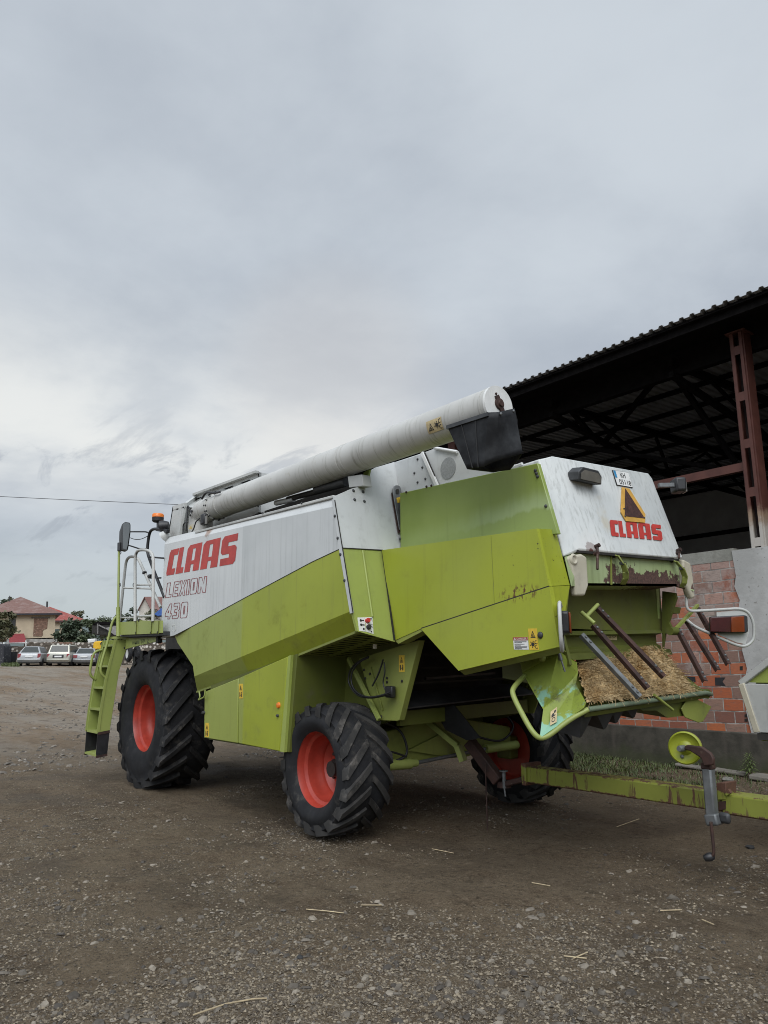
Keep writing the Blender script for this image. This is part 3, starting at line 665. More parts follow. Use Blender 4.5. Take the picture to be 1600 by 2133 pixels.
# straw chute: left cheek, flared lip, pan, tube frame
K = dict(a=oY(*c4(160, 345), -.86), b=oY(*c4(690, 170), -.90), c=oX(*c4(945, 330), 6.16), d=oX(*c4(960, 480), 6.20), d2=oX(*c4(930, 640), 6.22), e=oX(*c4(1075, 900), 6.385), e0=oX(*c4(1040, 970), 6.385), f=oY(*c4(480, 990), -1.04), g=oX(*c4(430, 1390), 6.21), h=oX(*c4(850, 1100), 6.31), a2=oY(*c4(190, 480), -.88))
m = MB(); m.add([K[x] for x in ('a', 'b', 'c', 'd', 'd2', 'f', 'a2')], [(0, 1, 2, 3, 4, 5, 6)])
m.add([K[x] for x in ('f', 'd2', 'e', 'e0', 'h', 'g')], [(0, 1, 2, 3, 4, 5)])
ck = m.build('chute_cheek', M['cheek'], cb)
md = ck.modifiers.new('s', 'SOLIDIFY'); md.thickness = .012; md.offset = 0
q = [oP(*c4(x, y), K['f'], (K['e']-K['f']).cross(K['g']-K['f'])) for x, y in [(580, 1020), (670, 950), (665, 1160), (572, 1212)]]
decal('warning_sticker', ck, q, M['stickfade'], [('pictogram', M['ink'], arcs(.5, .28, .17, 0, 6.28, .05, 10, .6)+[circ2(.4, .62, .14, 7, .6), circ2(.7, .78, .1, 6, .6), rect(.2, .5, .8, .56)])])
fr = [oY(*c4(215, 520), -.90), oX(*c4(60, 680), 5.95), oX(*c4(45, 780), 5.97), oX(*c4(330, 1320), 6.17), oX(*c4(480, 1415), 6.215), oX(*c4(830, 1130), 6.31), oX(*c4(1100, 985), 6.385), oX(1470, 1443, 6.385), oX(1481, 1446, 6.36)]
m = MB(); m.tube(fr[:6]+[fr[6]+(fr[5]-fr[6])*.0], .019, 12, .12); m.build('chute_frame', M['rail'], cb, smooth=60)
m = MB(); m.tube(fr[6:], .019, 12); m.build('chute_frame', paint('teal_worn_paint', (.155, .20, .135), (.11, .145, .095), .5, .7, .3, rust=.2), cb, smooth=60)
pan = [V((5.96, -.76, 1.50)), V((5.96, .82, 1.56)), oX(1474, 1444, 6.37)+V((0, .02, -.01)), oX(1226, 1482, 6.37)+V((0, -.02, -.01))]
m = MB(); m.prism(pan, (-.02, 0, -.03)).build('chute_pan', M['greendk'], cb, recalc=True)
# dark guide fins hanging under the pan
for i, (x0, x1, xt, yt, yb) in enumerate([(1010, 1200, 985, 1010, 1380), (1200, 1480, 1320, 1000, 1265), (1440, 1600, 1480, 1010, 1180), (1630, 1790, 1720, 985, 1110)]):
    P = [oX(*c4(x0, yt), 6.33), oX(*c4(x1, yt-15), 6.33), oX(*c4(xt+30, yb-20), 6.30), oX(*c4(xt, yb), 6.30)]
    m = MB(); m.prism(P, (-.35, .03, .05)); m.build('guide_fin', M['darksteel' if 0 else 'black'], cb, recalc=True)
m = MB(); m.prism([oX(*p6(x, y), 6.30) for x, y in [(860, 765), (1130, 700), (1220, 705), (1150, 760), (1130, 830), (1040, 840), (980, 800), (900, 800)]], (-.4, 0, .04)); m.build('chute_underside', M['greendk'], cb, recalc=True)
m = MB(); m.prism([oX(*p6(x, y), 6.33) for x, y in [(1160, 725), (1175, 720), (1287, 778), (1240, 862), (1215, 868), (1140, 838), (1120, 790)]], (-.012, 0, .0)); m.build('guide_plate', M['greenold'], cb, recalc=True, bevel=.004)
m = MB(); m.prism([oX(*p6(x, y), 6.36) for x, y in [(1215, 688), (1270, 682), (1290, 700), (1270, 735), (1215, 722)]], (-.3, 0, .02)).build('pan_end', M['greendk'], cb, recalc=True)
# short prop rod and gas strut
m = MB(); m.tube([oX(*p6(965, 712), 6.40), oX(*p6(1072, 797), 6.43)], .011, 8).build('prop_rod', M['greenold'], cb, smooth=60)
s0, s1 = oX(*c4(690, 180), 6.20), oX(*c4(780, 460), 6.24); sm = s0+(s1-s0)*.45
m = MB(); m.tube([s0, sm], .014, 10).tube([sm, s1], .007, 8); m.build('gas_strut', M['steel'], cb, smooth=60)
m = MB(); m.lathe([(.001, .03), (.02, .025), (.027, 0), (.02, -.025), (.001, -.03)], oX(*c4(465, 265), 6.1), (0, 0, 1), 12).build('drain_knob', M['greenold'], cb, smooth=60)
# straw deflector bars
def rake(top, bot, mat, w=.034):
    a = oX(*top, 6.20); b = oX(*bot, 6.53); d = (b-a).normalized(); s = d.cross(V((1, -.3, .6))).normalized(); n = s.cross(d)
    m = MB(); m.bar(a, b, w, .006, n).bar(a+s*w*.5-n*.014, b+s*w*.5-n*.014, .006, .034, n); o = m.build('deflector_bar', mat, cb)
    for t in (.86, .94, .06, .14): bolt(a+(b-a)*t+n*.003*(1 if n.dot(CAM-a) > 0 else -1), n if n.dot(CAM-a) > 0 else -n, o, .011, M['steel'])
for t_, b_, mt in (((1213, 1320), (1335, 1450), M['steel']), ((1237, 1300), (1352, 1432), M['rust']), ((1247, 1265), (1385, 1408), M['rust']), ((1413, 1308), (1471, 1418), M['rust']), ((1432, 1290), (1498, 1395), M['rust']), ((1455, 1265), (1520, 1383), M['rust'])): rake(t_, b_, mt)
m = MB(); m.tube([oX(*c5(330, 820), 6.19), oX(*c5(455, 690), 6.19)], .016, 8).tube([oX(*c5(275, 775), 6.19), oX(*c5(420, 900), 6.30)], .016, 8); m.build('deflector_bracket', M['rail'], cb, smooth=60)
m = MB(); m.bar(oX(*c5(1300, 985), 6.19), oX(*c5(1565, 695), 6.19), .028, .022); m.build('deflector_bracket', M['greenold'], cb)
m = MB(); m.lathe([(.001, -.05), (.035, -.05), (.035, .05), (.001, .05)], oX(*c5(1290, 985), 6.19), (0, 1, 0), 14).build('pivot_boss', M['greendk'], cb, smooth=40)
# tail lamps on hinged tube frames (flared rearwards, mirror images of each other)
PO = oX(1416, 1215, 6.20); PO = V((6.20, .83, 0)); DL = V((.6, .8, 0)).normalized(); PNn = V((.8, -.6, 0)).normalized()
def oL(u, v, k=0): return oP(u, v, PO+PNn*k, PNn)
def mir(p): return V((p.x, -p.y, p.z-.055))
fr = [oL(*b8(x, y)) for x, y in [(222, 530), (225, 680), (340, 678), (720, 655), (800, 690), (845, 780), (850, 900), (835, 960), (770, 1010), (680, 995), (300, 825), (225, 760)]]
lp = [(428, 735), (745, 720), (765, 735), (770, 870), (750, 885), (500, 888), (430, 880)]
for mf, nm in ((lambda p: p, 1), (mir, -1)):
    pn = V((PNn.x, PNn.y*nm, 0)); o = empty('tail_lamp', mf(fr[2]), cb)
    m = MB(); m.tube([mf(p) for p in fr], .013, 10, .06); m.build('guard_tube', M['whiteold'], o, smooth=60)
    m = MB(); m.prism([mf(oL(*b8(x, y))) for x, y in [(500, 690), (780, 665), (800, 880), (770, 985), (690, 970), (520, 900)]], pn*-.008); m.build('back_plate', M['whiteold'], o, recalc=True)
    m = MB(); m.prism([mf(oL(*b8(x, y), .004)) for x, y in lp], pn*.05); m.build('lamp_housing', M['black'], o, recalc=True, bevel=.008)
    m = MB(); m.prism([mf(oL(*b8(x, y), .054)) for x, y in [(438, 740), (628, 733), (628, 877), (438, 872)]], pn*.014); m.build('lens', M['redlens'], o, recalc=True, bevel=.005)
    m = MB(); m.prism([mf(oL(*b8(x, y), .054)) for x, y in [(632, 733), (752, 728), (757, 874), (632, 877)]], pn*.014); m.build('lens', M['amberlens'], o, recalc=True, bevel=.005)
    m = MB(); m.tube([mf(oL(222, 530)) if 0 else mf(fr[0]), mf(fr[0])+V((-.02, 0, .16))], .02, 10); m.build('post', M['cream'], o, smooth=60)
# ------------------------------------------------------------------ lower boxes, undercarriage
YX = -1.555
for nm, q, hl in (('hatch_door', [(426, 1441), (496, 1413), (494.5, 1548), (425, 1537)], 0), ('hatch_door', [(498, 1412), (600, 1367), (582, 1565), (496.5, 1548.5)], 1)):
    m = MB(); m.prism(LY(YX, *q), (0, .03, 0)); m.build(nm, M['sidegreen'], cb, recalc=True, bevel=.008)
m = MB(); m.prism(LY(YX+.005, (600, 1367), (606, 1364), (592, 1567), (582, 1565)), (0, .03, 0)).build('hatch_edge', M['greenend'], cb, recalc=True)
m = MB(); z0 = .72; m.prism([(1.80, -1.52, 1.30), (3.62, -1.52, 1.62), (3.50, -1.52, z0), (1.80, -1.52, z0)], (0, .72, 0)); both(m, 'side_box', M['greendk'], recalc=True)
m = MB(); m.bb((3.0, -1.2, .60), (3.52, -.8, .72)).build('box_foot', M['greenold'], cb)
warn_tall2(cb, [oY(u, v, YX) for u, v in [p2(1113, 558), p2(1140, 558), p2(1140, 655), p2(1115, 656)]])
warn_tall2(cb, [oY(u, v, YX) for u, v in [p2(890, 818), p2(914, 820), p2(913, 914), p2(888, 912)]])
m = MB(); m.lathe([(.001, .02), (.024, .016), (.030, 0)], oY(*p2(1379, 701), YX), (0, -1, 0), 16).build('side_reflector', M['orange'], cb, smooth=50)
m = MB(); m.lathe([(.001, .03), (.016, .03), (.02, 0)], oY(*p2(884, 750), YX), (0, -1, 0), 10).build('door_latch', M['darksteel'], cb, smooth=40)
m = MB(); m.lathe([(.001, .02), (.012, .02), (.014, 0)], oY(*p2(1375, 770), YX), (0, -1, 0), 10).build('door_latch', M['darksteel'], cb, smooth=40)
m = MB(); m.tube([oY(*p2(x, y), -1.60) for x, y in [(848, 610), (855, 650), (840, 668), (885, 645), (888, 600)]], .009, 8, .04).build('grab_handle', M['rail'], cb, smooth=60)
# inner side walls and rear frame plates
m = MB(); m.prism([(3.2, -.98, 1.80), (4.55, -.90, 1.76), (4.2, -.90, 1.0), (3.6, -.92, .85), (3.2, -.98, .8)], (0, .03, 0)); both(m, 'frame_wall', M['greendk'], recalc=True)
m = MB(); m.bb((-.55, -.85, .75), (3.7, .85, 2.0)).build('threshing_body', M['greendk'], cb)
m = MB(); m.bb((3.55, -.86, 1.05), (4.0, .86, 1.95)).build('straw_walker_pan', M['dark'], cb)
for k, (u, v) in enumerate([(658, 1405), (700, 1400)]): pass
m = MB(); P = LY(-1.0, (748, 1372), (871, 1334), (827, 1501), (787, 1500)); m.prism(P, (0, .02, 0)); sp = m.build('frame_plate', M['greenold'], cb, recalc=True)
m = MB(); m.prism(LY(-1.0, (871, 1334), (874, 1334), (832, 1500), (827, 1501)), (0, .06, 0)).build('plate_flange', M['greenold'], cb, recalc=True)
m = MB(); m.bar(oY(726, 1372, -1.04), oY(790, 1499, -1.04), .035, .03, (0, 1, 0)).build('frame_strut', M['rail'], cb)
m = MB(); m.bar(oY(772, 1390, -1.01), oY(797, 1480, -1.01), .012, .01, (0, 1, 0)).build('plate_rib', M['greenold'], cb)
warn_tall2(cb, [oY(u, v, -1.0) for u, v in [c6(1287, 132), c6(1348, 132), c6(1350, 318), c6(1290, 320)]])
for x, y in [(900, 295), (965, 340), (915, 390), (1155, 385), (1155, 430), (1322, 420), (1090, 815)]: bolt(oY(*c6(x, y), -1.0), (0, -1, 0), r=.013, mat=M['dark'])
P = [oX(1060, 1385, 4.25), oX(1064, 1384, 4.25), oX(1034, 1476, 4.2), oX(1026, 1474, 4.2)]
m = MB(); m.prism([V((4.75, .93, 1.72)), V((4.35, .93, 1.0)), V((4.05, .93, 1.0)), V((3.7, .93, 1.8))], (0, .02, 0)).build('frame_plate', M['greenold'], cb, recalc=True)
# black lip of the sieve and the green rear frame below it
m = MB(); m.prism([V((4.44, -.88, 1.12)), V((4.44, .88, 1.20)), V((4.20, .88, 1.30)), V((4.20, -.88, 1.24))], (0, 0, .012)).build('sieve_lip', M['darksteel'], cb, recalc=True)
m = MB(); m.bar((4.3, -.86, 1.03), (4.3, .88, 1.08), .05, .13).build('rear_crossmember', M['greendk'], cb)
for k in range(4): 
    m = MB(); z = 1.34+.13*k; m.bar((4.3-.1*k, -.84, z), (4.3-.1*k, .84, z+.03), .05, .02).build('sieve_slat', M['dark'], cb)
m = MB(); m.bar((4.27, -.5, 1.38), (4.27, .45, 1.42), .04, .02).build('sieve_slat', M['darksteel'], cb)
# rear steering axle
ax = empty('rear_axle', (3.86, 0, .6), cb)
m = MB(); m.prism([(3.80, -1.0, .66), (3.80, -.35, .58), (3.80, .35, .58), (3.80, 1.0, .66), (3.80, 1.0, .84), (3.80, .3, .96), (3.80, -.3, .96), (3.80, -1.0, .84)], (.16, 0, 0)).build('axle_beam', M['greenold'], ax, recalc=True, bevel=.012)
m = MB(); m.tube([(4.06, -.98, .60), (4.06, -.52, .59)], .05, 14).tube([(4.06, -.52, .59), (4.06, -.44, .59)], .036, 12); m.build('steering_cylinder', M['rail'], ax, smooth=50)
m = MB(); m.tube([(4.06, .98, .66), (4.06, .50, .65)], .045, 14); m.build('steering_cylinder', M['rail'], ax, smooth=50)
m = MB(); m.tube([(4.06, -.44, .59), (4.06, .5, .65)], .018, 10).build('tie_rod', M['steel'], ax, smooth=50)
m = MB(); m.prism([(3.97, -.5, .70), (3.97, .05, .86), (3.97, .05, .60)], (.03, 0, 0)).build('axle_gusset', M['greenold'], ax, recalc=True)
for s in (-1, 1):
    m = MB(); m.bb((3.76, s*.98, .50), (3.96, s*1.12, .74)).build('knuckle', M['greendk'], ax, bevel=.02)
    m = MB(); m.tube([(3.86, s*1.05, .585), (3.86, s*1.30, .585)], .07, 14).build('stub_axle', M['hub'], ax, smooth=50)
# front axle
m = MB(); m.tube([(0, -1.05, .88), (0, 1.05, .88)], .16, 16).build('front_axle', M['greendk'], cb, smooth=50)
# hoses
def hose(pts, r=.012, mat=None, par=cb):
    P = [V(p) for p in pts]; out = []
    for i in range(len(P)-1):
        a = P[max(0, i-1)]; b = P[i]; c = P[i+1]; d = P[min(len(P)-1, i+2)]
        for k in range(6):
            t = k/6; out.append(.5*((2*b)+(c-a)*t+(2*a-5*b+4*c-d)*t*t+(3*b-a-3*c+d)*t**3))
    out.append(P[-1]); m = MB(); m.tube(out, r, 8); return m.build('hydraulic_hose', mat or M['black'], par, smooth=60)
def YH(Y, pts, fn): return [oY(*fn(x, y), Y) for x, y in pts]
hose(YH(-1.10, [(950, 150), (860, 190), (760, 280), (725, 400), (760, 500), (840, 580), (960, 605), (1080, 590), (1200, 560)], c6), .009)
hose(YH(-1.13, [(945, 160), (850, 210), (775, 300), (755, 410), (790, 510), (860, 570), (960, 598), (1080, 580), (1195, 540)], c6), .008)
hose(YH(-1.06, [(1110, 180), (1090, 250), (1050, 360), (990, 475)], c6), .008)
hose(YH(-1.06, [(1120, 210), (1130, 320), (1110, 430), (1135, 520)], c6), .006)
hose(YH(-1.03, [(115, 200), (120, 400), (150, 510), (180, 420), (165, 320), (150, 200)], c6), .011, M['darksteel'])
hose([(3.95, -.9, 1.0), (4.0, -.7, .95), (4.08, -.62, .85), (4.10, -.6, .68), (4.06, -.75, .62)], .012)
hose([(4.06, -.95, .70), (4.1, -.8, .72), (4.1, -.6, .66)], .01)
hose([(4.0, .35, .80), (4.08, .7, .72), (4.05, .95, .85), (3.9, .95, 1.0)], .012)
m = MB(); m.box(oY(*c6(1190, 540), -1.05), (.10, .05, .10)).build('hose_coupling', M['black'], cb, bevel=.01)
m = MB(); m.tube([oY(*c6(1020, 10), -1.2), oY(*c6(1020, 60), -1.2)], .02, 8).build('fitting', M['cream'], cb, smooth=50)
# towing hitch: green bracket, rusty channel, black rubber flap, pin
hb = oY(1045, 1628, 0); ht = V((4.18, -.05, .74))
m = MB(); m.bar((3.9, -.25, 1.02), (4.28, -.10, .74), .07, .05).bar((4.28, -.10, .74), (4.33, -.08, .60), .09, .05); m.build('hitch_bracket', M['rail'], cb)
m = MB(); a = oY(978, 1545, -.08); b = oY(1040, 1627, -.02); m.bar(a, b, .10, .10); m.build('hitch_channel', M['rust'], cb, bevel=.008)
m = MB(); P = [oY(*p3(x, y), -.30) for x, y in [(1030, 515), (1150, 490), (1310, 690), (1230, 705), (1100, 640)]]; m.prism(P, (0, .012, 0)).build('rubber_flap', M['black'], cb, recalc=True)
pc = oY(1050, 1625, -.02)
m = MB(); m.tube([pc+V((0, 0, .07)), pc+V((0, 0, -.07))], .017, 10).tube([pc+V((0, 0, .075)), pc+V((0, 0, .085))], .04, 12).tube([pc+V((0, 0, -.07)), pc+V((.01, 0, -.14))], .008, 8); m.build('hitch_pin', M['steel'], cb, smooth=50)
m = MB(); a = oY(1011, 1590, -.12); m.tube([a, V((a.x, a.y, .03))], .006, 6).build('hanging_chain', M['rust'], cb)
# ------------------------------------------------------------------ wheels
def wheel(name, c, R, Rrim, w, N, out, lug_h=.055, dish=.30, lw=.06, lugmat='lug'):
    """out = -1: outer face towards -Y"""
    e = empty(name, c, cb)
    c = V(c)
    def Rc(y):  # carcass crown
        t = abs(y)/(w*.5); return R-lug_h-.030*t*t
    prof = [(Rrim-.012, .40*w), (Rrim+.02, .455*w)]
    for k in range(1, 8):
        t = k/8; r = Rrim+.02+(R-lug_h-.075-Rrim)*t; prof.append((r, (.455+.05*math.sin(math.pi*min(1, t*1.1)))*w))
    prof += [(R-lug_h-.045, .475*w), (Rc(.42*w), .42*w)]
    for k in range(1, 8): y = .42*w*(1-k/4); prof.append((Rc(y), y)) if k < 8 else None
    half = [p for p in prof if p[1] >= -.001]
    full = half + [(r, -y) for r, y in half[::-1] if y > .001]
    m = MB(); m.lathe(full, c, (0, 1, 0), 72); m.build('tyre', M['tyre'], e, smooth=50)
    m = MB(); dl = 1.05*(w*.5)/R  # sweep angle
    for s in (-1, 1):
        for k in range(N):
            th0 = 2*math.pi*(k+(.5 if s > 0 else 0))/N
            vs = []
            st = [(-.05, .0), (0.03, 1), (.18, 1), (.40, 1), (.62, 1), (.84, 1), (1.0, .9)]
            for i, (t, hh) in enumerate(st):
                if t < 0: y = w*.490; rb = R-lug_h-.09; rt = rb+.03; th = th0-.01; yt = y+.003
                else:
                    y = w*.5*(1-t)*.99+.010*0; y = w*(.495-.50*t*.96); rb = Rc(y)-.02 if t > .12 else R-lug_h-.07; rt = R-.022*(abs(y)/(w*.5))**2*1.0; th = th0+dl*(t**.85); yt = y
                hw = (.5*lw*(1.25-.35*max(0, t)))
                for rr, ww, yy in ((rb, hw*1.35, y), (rt, hw, yt), (rt, -hw, yt), (rb, -hw*1.35, y)):
                    a = th+ww/R; a2 = a
                    vs.append(c+V((math.cos(a2)*rr, s*yy, math.sin(a2)*rr)))
            fs = []; n = len(st)
            for i in range(n-1):
                for j in range(3): fs.append((i*4+j, i*4+j+1, i*4+4+j+1, i*4+4+j))
            fs += [(0, 1, 2, 3), ((n-1)*4+3, (n-1)*4+2, (n-1)*4+1, (n-1)*4)]
            if s < 0: fs = [f[::-1] for f in fs]
            m.add(vs, fs)
    m.build('tread', M[lugmat], e, smooth=30, recalc=True)
    yo = out*.405*w
    pr = [(Rrim+.022, .012), (Rrim+.026, 0.0), (Rrim+.012, -.006), (Rrim-.004, .004), (Rrim-.014, .03), (Rrim-.022, .075), (Rrim-.050, .095), (Rrim-.055, .15), (Rrim-.058, .20), (Rrim-.075, .225), (Rrim-.08, dish*.86), (Rrim-.13, dish), (.20, dish+.015), (.17, dish-.02), (.13, dish-.025), (.001, dish-.025)]
    m = MB(); m.lathe([(r, yo-out*y) for r, y in pr], c, (0, 1, 0), 64); m.build('rim', M['red'], e, smooth=35, recalc=True)
    bk = [(Rrim+.012, -yo), (Rrim-.02, -yo+out*.03), (Rrim-.05, -yo+out*.08), (Rrim-.06, yo-out*(dish+.03)), (.2, yo-out*(dish+.03)), (.001, yo-out*(dish+.03))]
    m = MB(); m.lathe(bk, c, (0, 1, 0), 48); m.build('rim_back', M['red'], e, smooth=35, recalc=True)
    m = MB(); m.lathe([(.075, yo-out*(dish-.02)), (.075, yo-out*(dish-.10)), (.06, yo-out*(dish-.125)), (.001, yo-out*(dish-.125))], c, (0, 1, 0), 20); m.build('hub_cap', M['hub'], e, smooth=35, recalc=True)
    for k in range(8):
        a = k*math.pi/4; p = c+V((math.cos(a)*.145, yo-out*(dish-.02), math.sin(a)*.145)); m = MB(); m.lathe([(.016, 0), (.016, .025), (.001, .026)], p, (0, out, 0), 6); m.build('wheel_nut', M['hub'], e)
    return e
wheel('front_wheel', (0, -1.28, .868), .878, .428, .70, 19, -1, .052, .33, .07)
wheel('front_wheel', (0, 1.28, .868), .878, .428, .70, 19, 1, .052, .33, .07)
wheel('rear_wheel', (3.856, -1.25, .598), .578, .338, .505, 18, -1, .022, .30, .066, 'lugworn')
wheel('rear_wheel', (3.856, 1.25, .60), .578, .338, .505, 18, 1, .022, .30, .066, 'lugworn')
# ------------------------------------------------------------------ side lettering
q = [oY(*b2(*p), YL) for p in [(113, 628), (566, 513), (543, 716), (83, 798)]]
put2d(CLAAS, q, .003).build('lettering', M['letter'], cb)
q = [oY(*b2(*p), YL) for p in [(92, 846), (358, 799), (349, 909), (78, 946)]]
put2d(sum([outline(place(g, a, b), .030, 2.3) for g, a, b in LEXION], []), q, .003).build('lettering', M['letterline'], cb)
q = [oY(*b2(*p), YL) for p in [(90, 986), (233, 969), (224, 1078), (72, 1089)]]
put2d(sum([outline(place(g, a, b), .030, 1.35) for g, a, b in N430], []), q, .003).build('lettering', M['letterline'], cb)
q = [oY(*b2(*p), YL) for p in [(112, 1070), (112+34, 1066), (146, 1112), (114, 1116)]]
put2d(arcs(.5, .5, .5, 0, 6.283, .1, 18), [oY(*p1(*p), YL) for p in [(664, 1122), (694, 1118), (695, 1170), (666, 1173)]], .003).build('round_emblem', M['labelwhite'], cb)
# ------------------------------------------------------------------ unloading tube and grain tank
YA = -1.30
A0 = oY(432, 1063, YA); A1 = oY(1037, 845, YA)
AR = .151
ua = empty('unloading_tube', A0, cb)
def mtube():
    t = NT('streaked_tube_paint'); s = t.sep()
    col = t.mix(t.rng(t.noise(1.5, 5), .35, .65), (.44, .435, .41), (.53, .525, .50))
    st = t.rng(t.noise(1, 6, t.mp((26, 2.5, 2.5), None, (0, 0, 0), (0, .35, 0)), .7), .5, .7)
    lo = t.rng(s[2], 3.56, 3.38)
    col = t.mix(t.math('MULTIPLY', st, t.math('ADD', t.math('MULTIPLY', lo, .55), .2)), col, (.21, .205, .17))
    sp = t.rng(t.noise(12, 7, None, .7), .6, .72)
    col = t.mix(t.math('MULTIPLY', sp, .5), col, (.33, .31, .25))
    return t.out(col, .45)
TW = mtube()
bend = [A0+V((-.20, .01, -.80)), A0+V((-.20, .01, -.16)), A0+V((-.195, .01, -.09)), A0+V((-.16, .005, -.03)), A0+V((-.09, 0, .0)), A0+V((0, 0, 0))]
m = MB(); m.tube(bend, [AR*1.02]*6, 40); m.build('elbow', TW, ua, smooth=60)
ln = (A1-A0)
m = MB(); m.tube([A0+ln*k/12 for k in range(13)], AR, 48); m.build('tube', TW, ua, smooth=50)
for u, r, w in ((432, .168, .03), (448, .157, .05), (655, .1535, .012), (712, .1535, .012), (702, .154, .02), (1003, .1535, .012)):
    X = oY(u, 1063-(u-432)*.36, YA-.12).x+.0; p = A0+ln*((X-A0.x)/ln.x)
    m = MB(); m.tube([p-V((w/2, 0, 0)), p+V((w/2, 0, 0))], r, 48); m.build('collar', TW, ua, smooth=40)
    if r > .16:
        for k in range(14):
            a = 2*math.pi*k/14; bolt(p+V((w/2, math.cos(a)*.158, math.sin(a)*.158)), (1, 0, 0), ua, .010)
            bolt(p+V((0, math.cos(a)*.165, math.sin(a)*.165)), (0, math.cos(a), math.sin(a)), ua, .011, M['black'])
m = MB(); m.tube([A1+V((-.01, 0, 0)), A1+V((.012, 0, 0))], AR*1.02, 48); cap = m.build('end_cap', M['labelwhite'], ua, smooth=40)
cp = A1+V((.012, .0, .01))
m = MB(); m.lathe([(.001, .03), (.022, .03), (.026, .018), (.042, .016), (.046, 0)], cp, (1, 0, 0), 20); m.bar(cp+V((.008, -.03, .06)), cp+V((.008, .03, -.06)), .04, .016, (1, 0, 0)); m.build('bearing', M['rust'], cap, smooth=40)
for dy, dz in ((-.03, .075), (.03, -.062)): bolt(cp+V((.0, dy, dz)), (1, 0, 0), cap, .010, M['rust'])
# rubber spout
t0 = oY(932, 887, YA-.14); 
x0, x1 = oY(930, 886, YA-.15).x, A1.x+.03
def ring(z, xa, xb, ry, n=6):
    cy = YA
    return [V((xa, cy-ry, z)), V((xb-.05, cy-ry, z)), V((xb, cy-ry+.05, z)), V((xb, cy+ry-.05, z)), V((xb-.05, cy+ry, z)), V((xa, cy+ry, z))]
zt = A1.z-.035
R1 = ring(zt, x0, x1, AR+.012); R2 = ring(zt-.20, x0+.10, x1+.02, AR+.01); R3 = ring(zt-.40, x0+.20, x1+.055, AR+.0)
NR = YA-AR-.012
R1[0] = oY(932, 887, NR); R1[1] = oY(1018, 859, NR); R3[0] = oY(974, 977, NR+.03); R3[1] = oY(1008, 972, NR+.03)
R1[2] = V((R1[1].x+.05, R1[1].y+.05, R1[1].z)); R1[3] = oY(1071, 851, YA+AR-.03); R1[4] = V((R1[1].x, YA+AR, R1[1].z)); R1[5] = V((R1[0].x, YA+AR, R1[0].z))
R3[2] = V((R3[1].x+.06, R3[1].y+.06, R3[1].z+.035)); R3[3] = oY(1088, 945, YA+AR-.03); R3[4] = V((R3[1].x, YA+AR, R3[1].z+.02)); R3[5] = V((R3[0].x, YA+AR, R3[0].z+.02))
R2 = [(p+q)*.5 for p, q in zip(R1, R3)]; R2[2] += V((-.012, .012, 0))
m = MB(); rr = [R1, R2, R3]; vs = [p for r in rr for p in r]; fs = []
for i in range(2):
    for k in range(6): fs.append((i*6+k, i*6+(k+1) % 6, i*6+6+(k+1) % 6, i*6+6+k))
m.add(vs, fs); sp = m.build('rubber_spout', None, ua, recalc=True)
def mrub():
    t = NT('scuffed_black_rubber'); col = t.mix(t.rng(t.noise(5, 7, None, .65), .35, .75), (.009, .0095, .011), (.036, .038, .041))
    return t.out(col, .6, nrm=t.bump(t.noise(3, 3), .25, .03), spec=.25)
sp.data.materials.append(mrub()); sp.data.polygons.foreach_set('use_smooth', [True]*12); sp.data.set_sharp_from_angle(angle=math.radians(25))
md = sp.modifiers.new('sub', 'SUBSURF'); md.subdivision_type = 'SIMPLE'; md.levels = md.render_levels = 2
md = sp.modifiers.new('sol', 'SOLIDIFY'); md.thickness = .008; md.offset = 0
for a, b in ((R1[0]*.65+R1[1]*.35, R3[0]*.65+R3[1]*.35), (R1[0]*.3+R1[1]*.7, R3[0]*.3+R3[1]*.7)):
    m = MB(); mid = (a+b)*.5; m.bar(a+V((0, -.006, 0)), b+V((0, -.006, 0)), .008, .006, (0, 1, 0)).build('seam', M['ink'], sp)
m = MB(); m.bar(R1[0]+V((0, -.004, -.015)), R1[1]+V((0, -.004, -.015)), .02, .03, (0, 0, 1)).build('clamp_strip', M['darksteel'], sp)
for k in (.1, .9): bolt(R1[2]*(1-k)+R1[3]*k+V((.006, 0, -.02)), (1, 0, 0), sp, .012, M['steel'])
# sticker on the tube, bent round it
qx = [oY(890, 880, YA-AR), oY(917, 873, YA-AR), oY(917, 893, YA-AR), oY(892, 900, YA-AR)]
cen = sum(qx, V((0, 0, 0)))/4; ang = math.atan2(cen.z-(A0+ln*((cen.x-A0.x)/ln.x)).z, AR)
axp = A0+ln*((cen.x-A0.x)/ln.x); h = .055; rad = AR+.003
def tq(dx, da): a = ang+da; return axp+V((dx, -math.cos(a)*rad, math.sin(a)*rad))
m = MB()
for k in range(10): m.poly([tq(-.09, -.34+.068*k), tq(.09, -.34+.068*k), tq(.09, -.34+.068*(k+1)), tq(-.09, -.34+.068*(k+1))])
st = m.build('warning_sticker', M['stickfade'], ua, recalc=False, smooth=60)
rad += .003; m = MB()
for pg in tri_in(.03, .12, .5, .92) + gear(.68, .5, .28, 1.7) + arcs(.9, .72, .17, 1.0, 5.4, .05, 6, 1.7) + arcs(.9, .27, .17, 1.0, 5.4, .05, 6, 1.7): m.poly([tq(-.09+.18*x, -.34+.68*y) for x, y in pg])
m.build('pictogram', M['ink'], st)
# tube saddle
m = MB(); m.prism(LY(YA-.02, (727, 1016), (757, 1012), (754, 988), (724, 992)), (0, .1, 0)).build('tube_saddle', M['whiteold'], cb, recalc=True, bevel=.006)
m = MB(); m.prism(LY(YA+.12, (757, 1012), (764, 1003), (770, 978), (757, 984)), (0, .02, 0)).build('saddle_plate', M['greenfade'], cb, recalc=True)
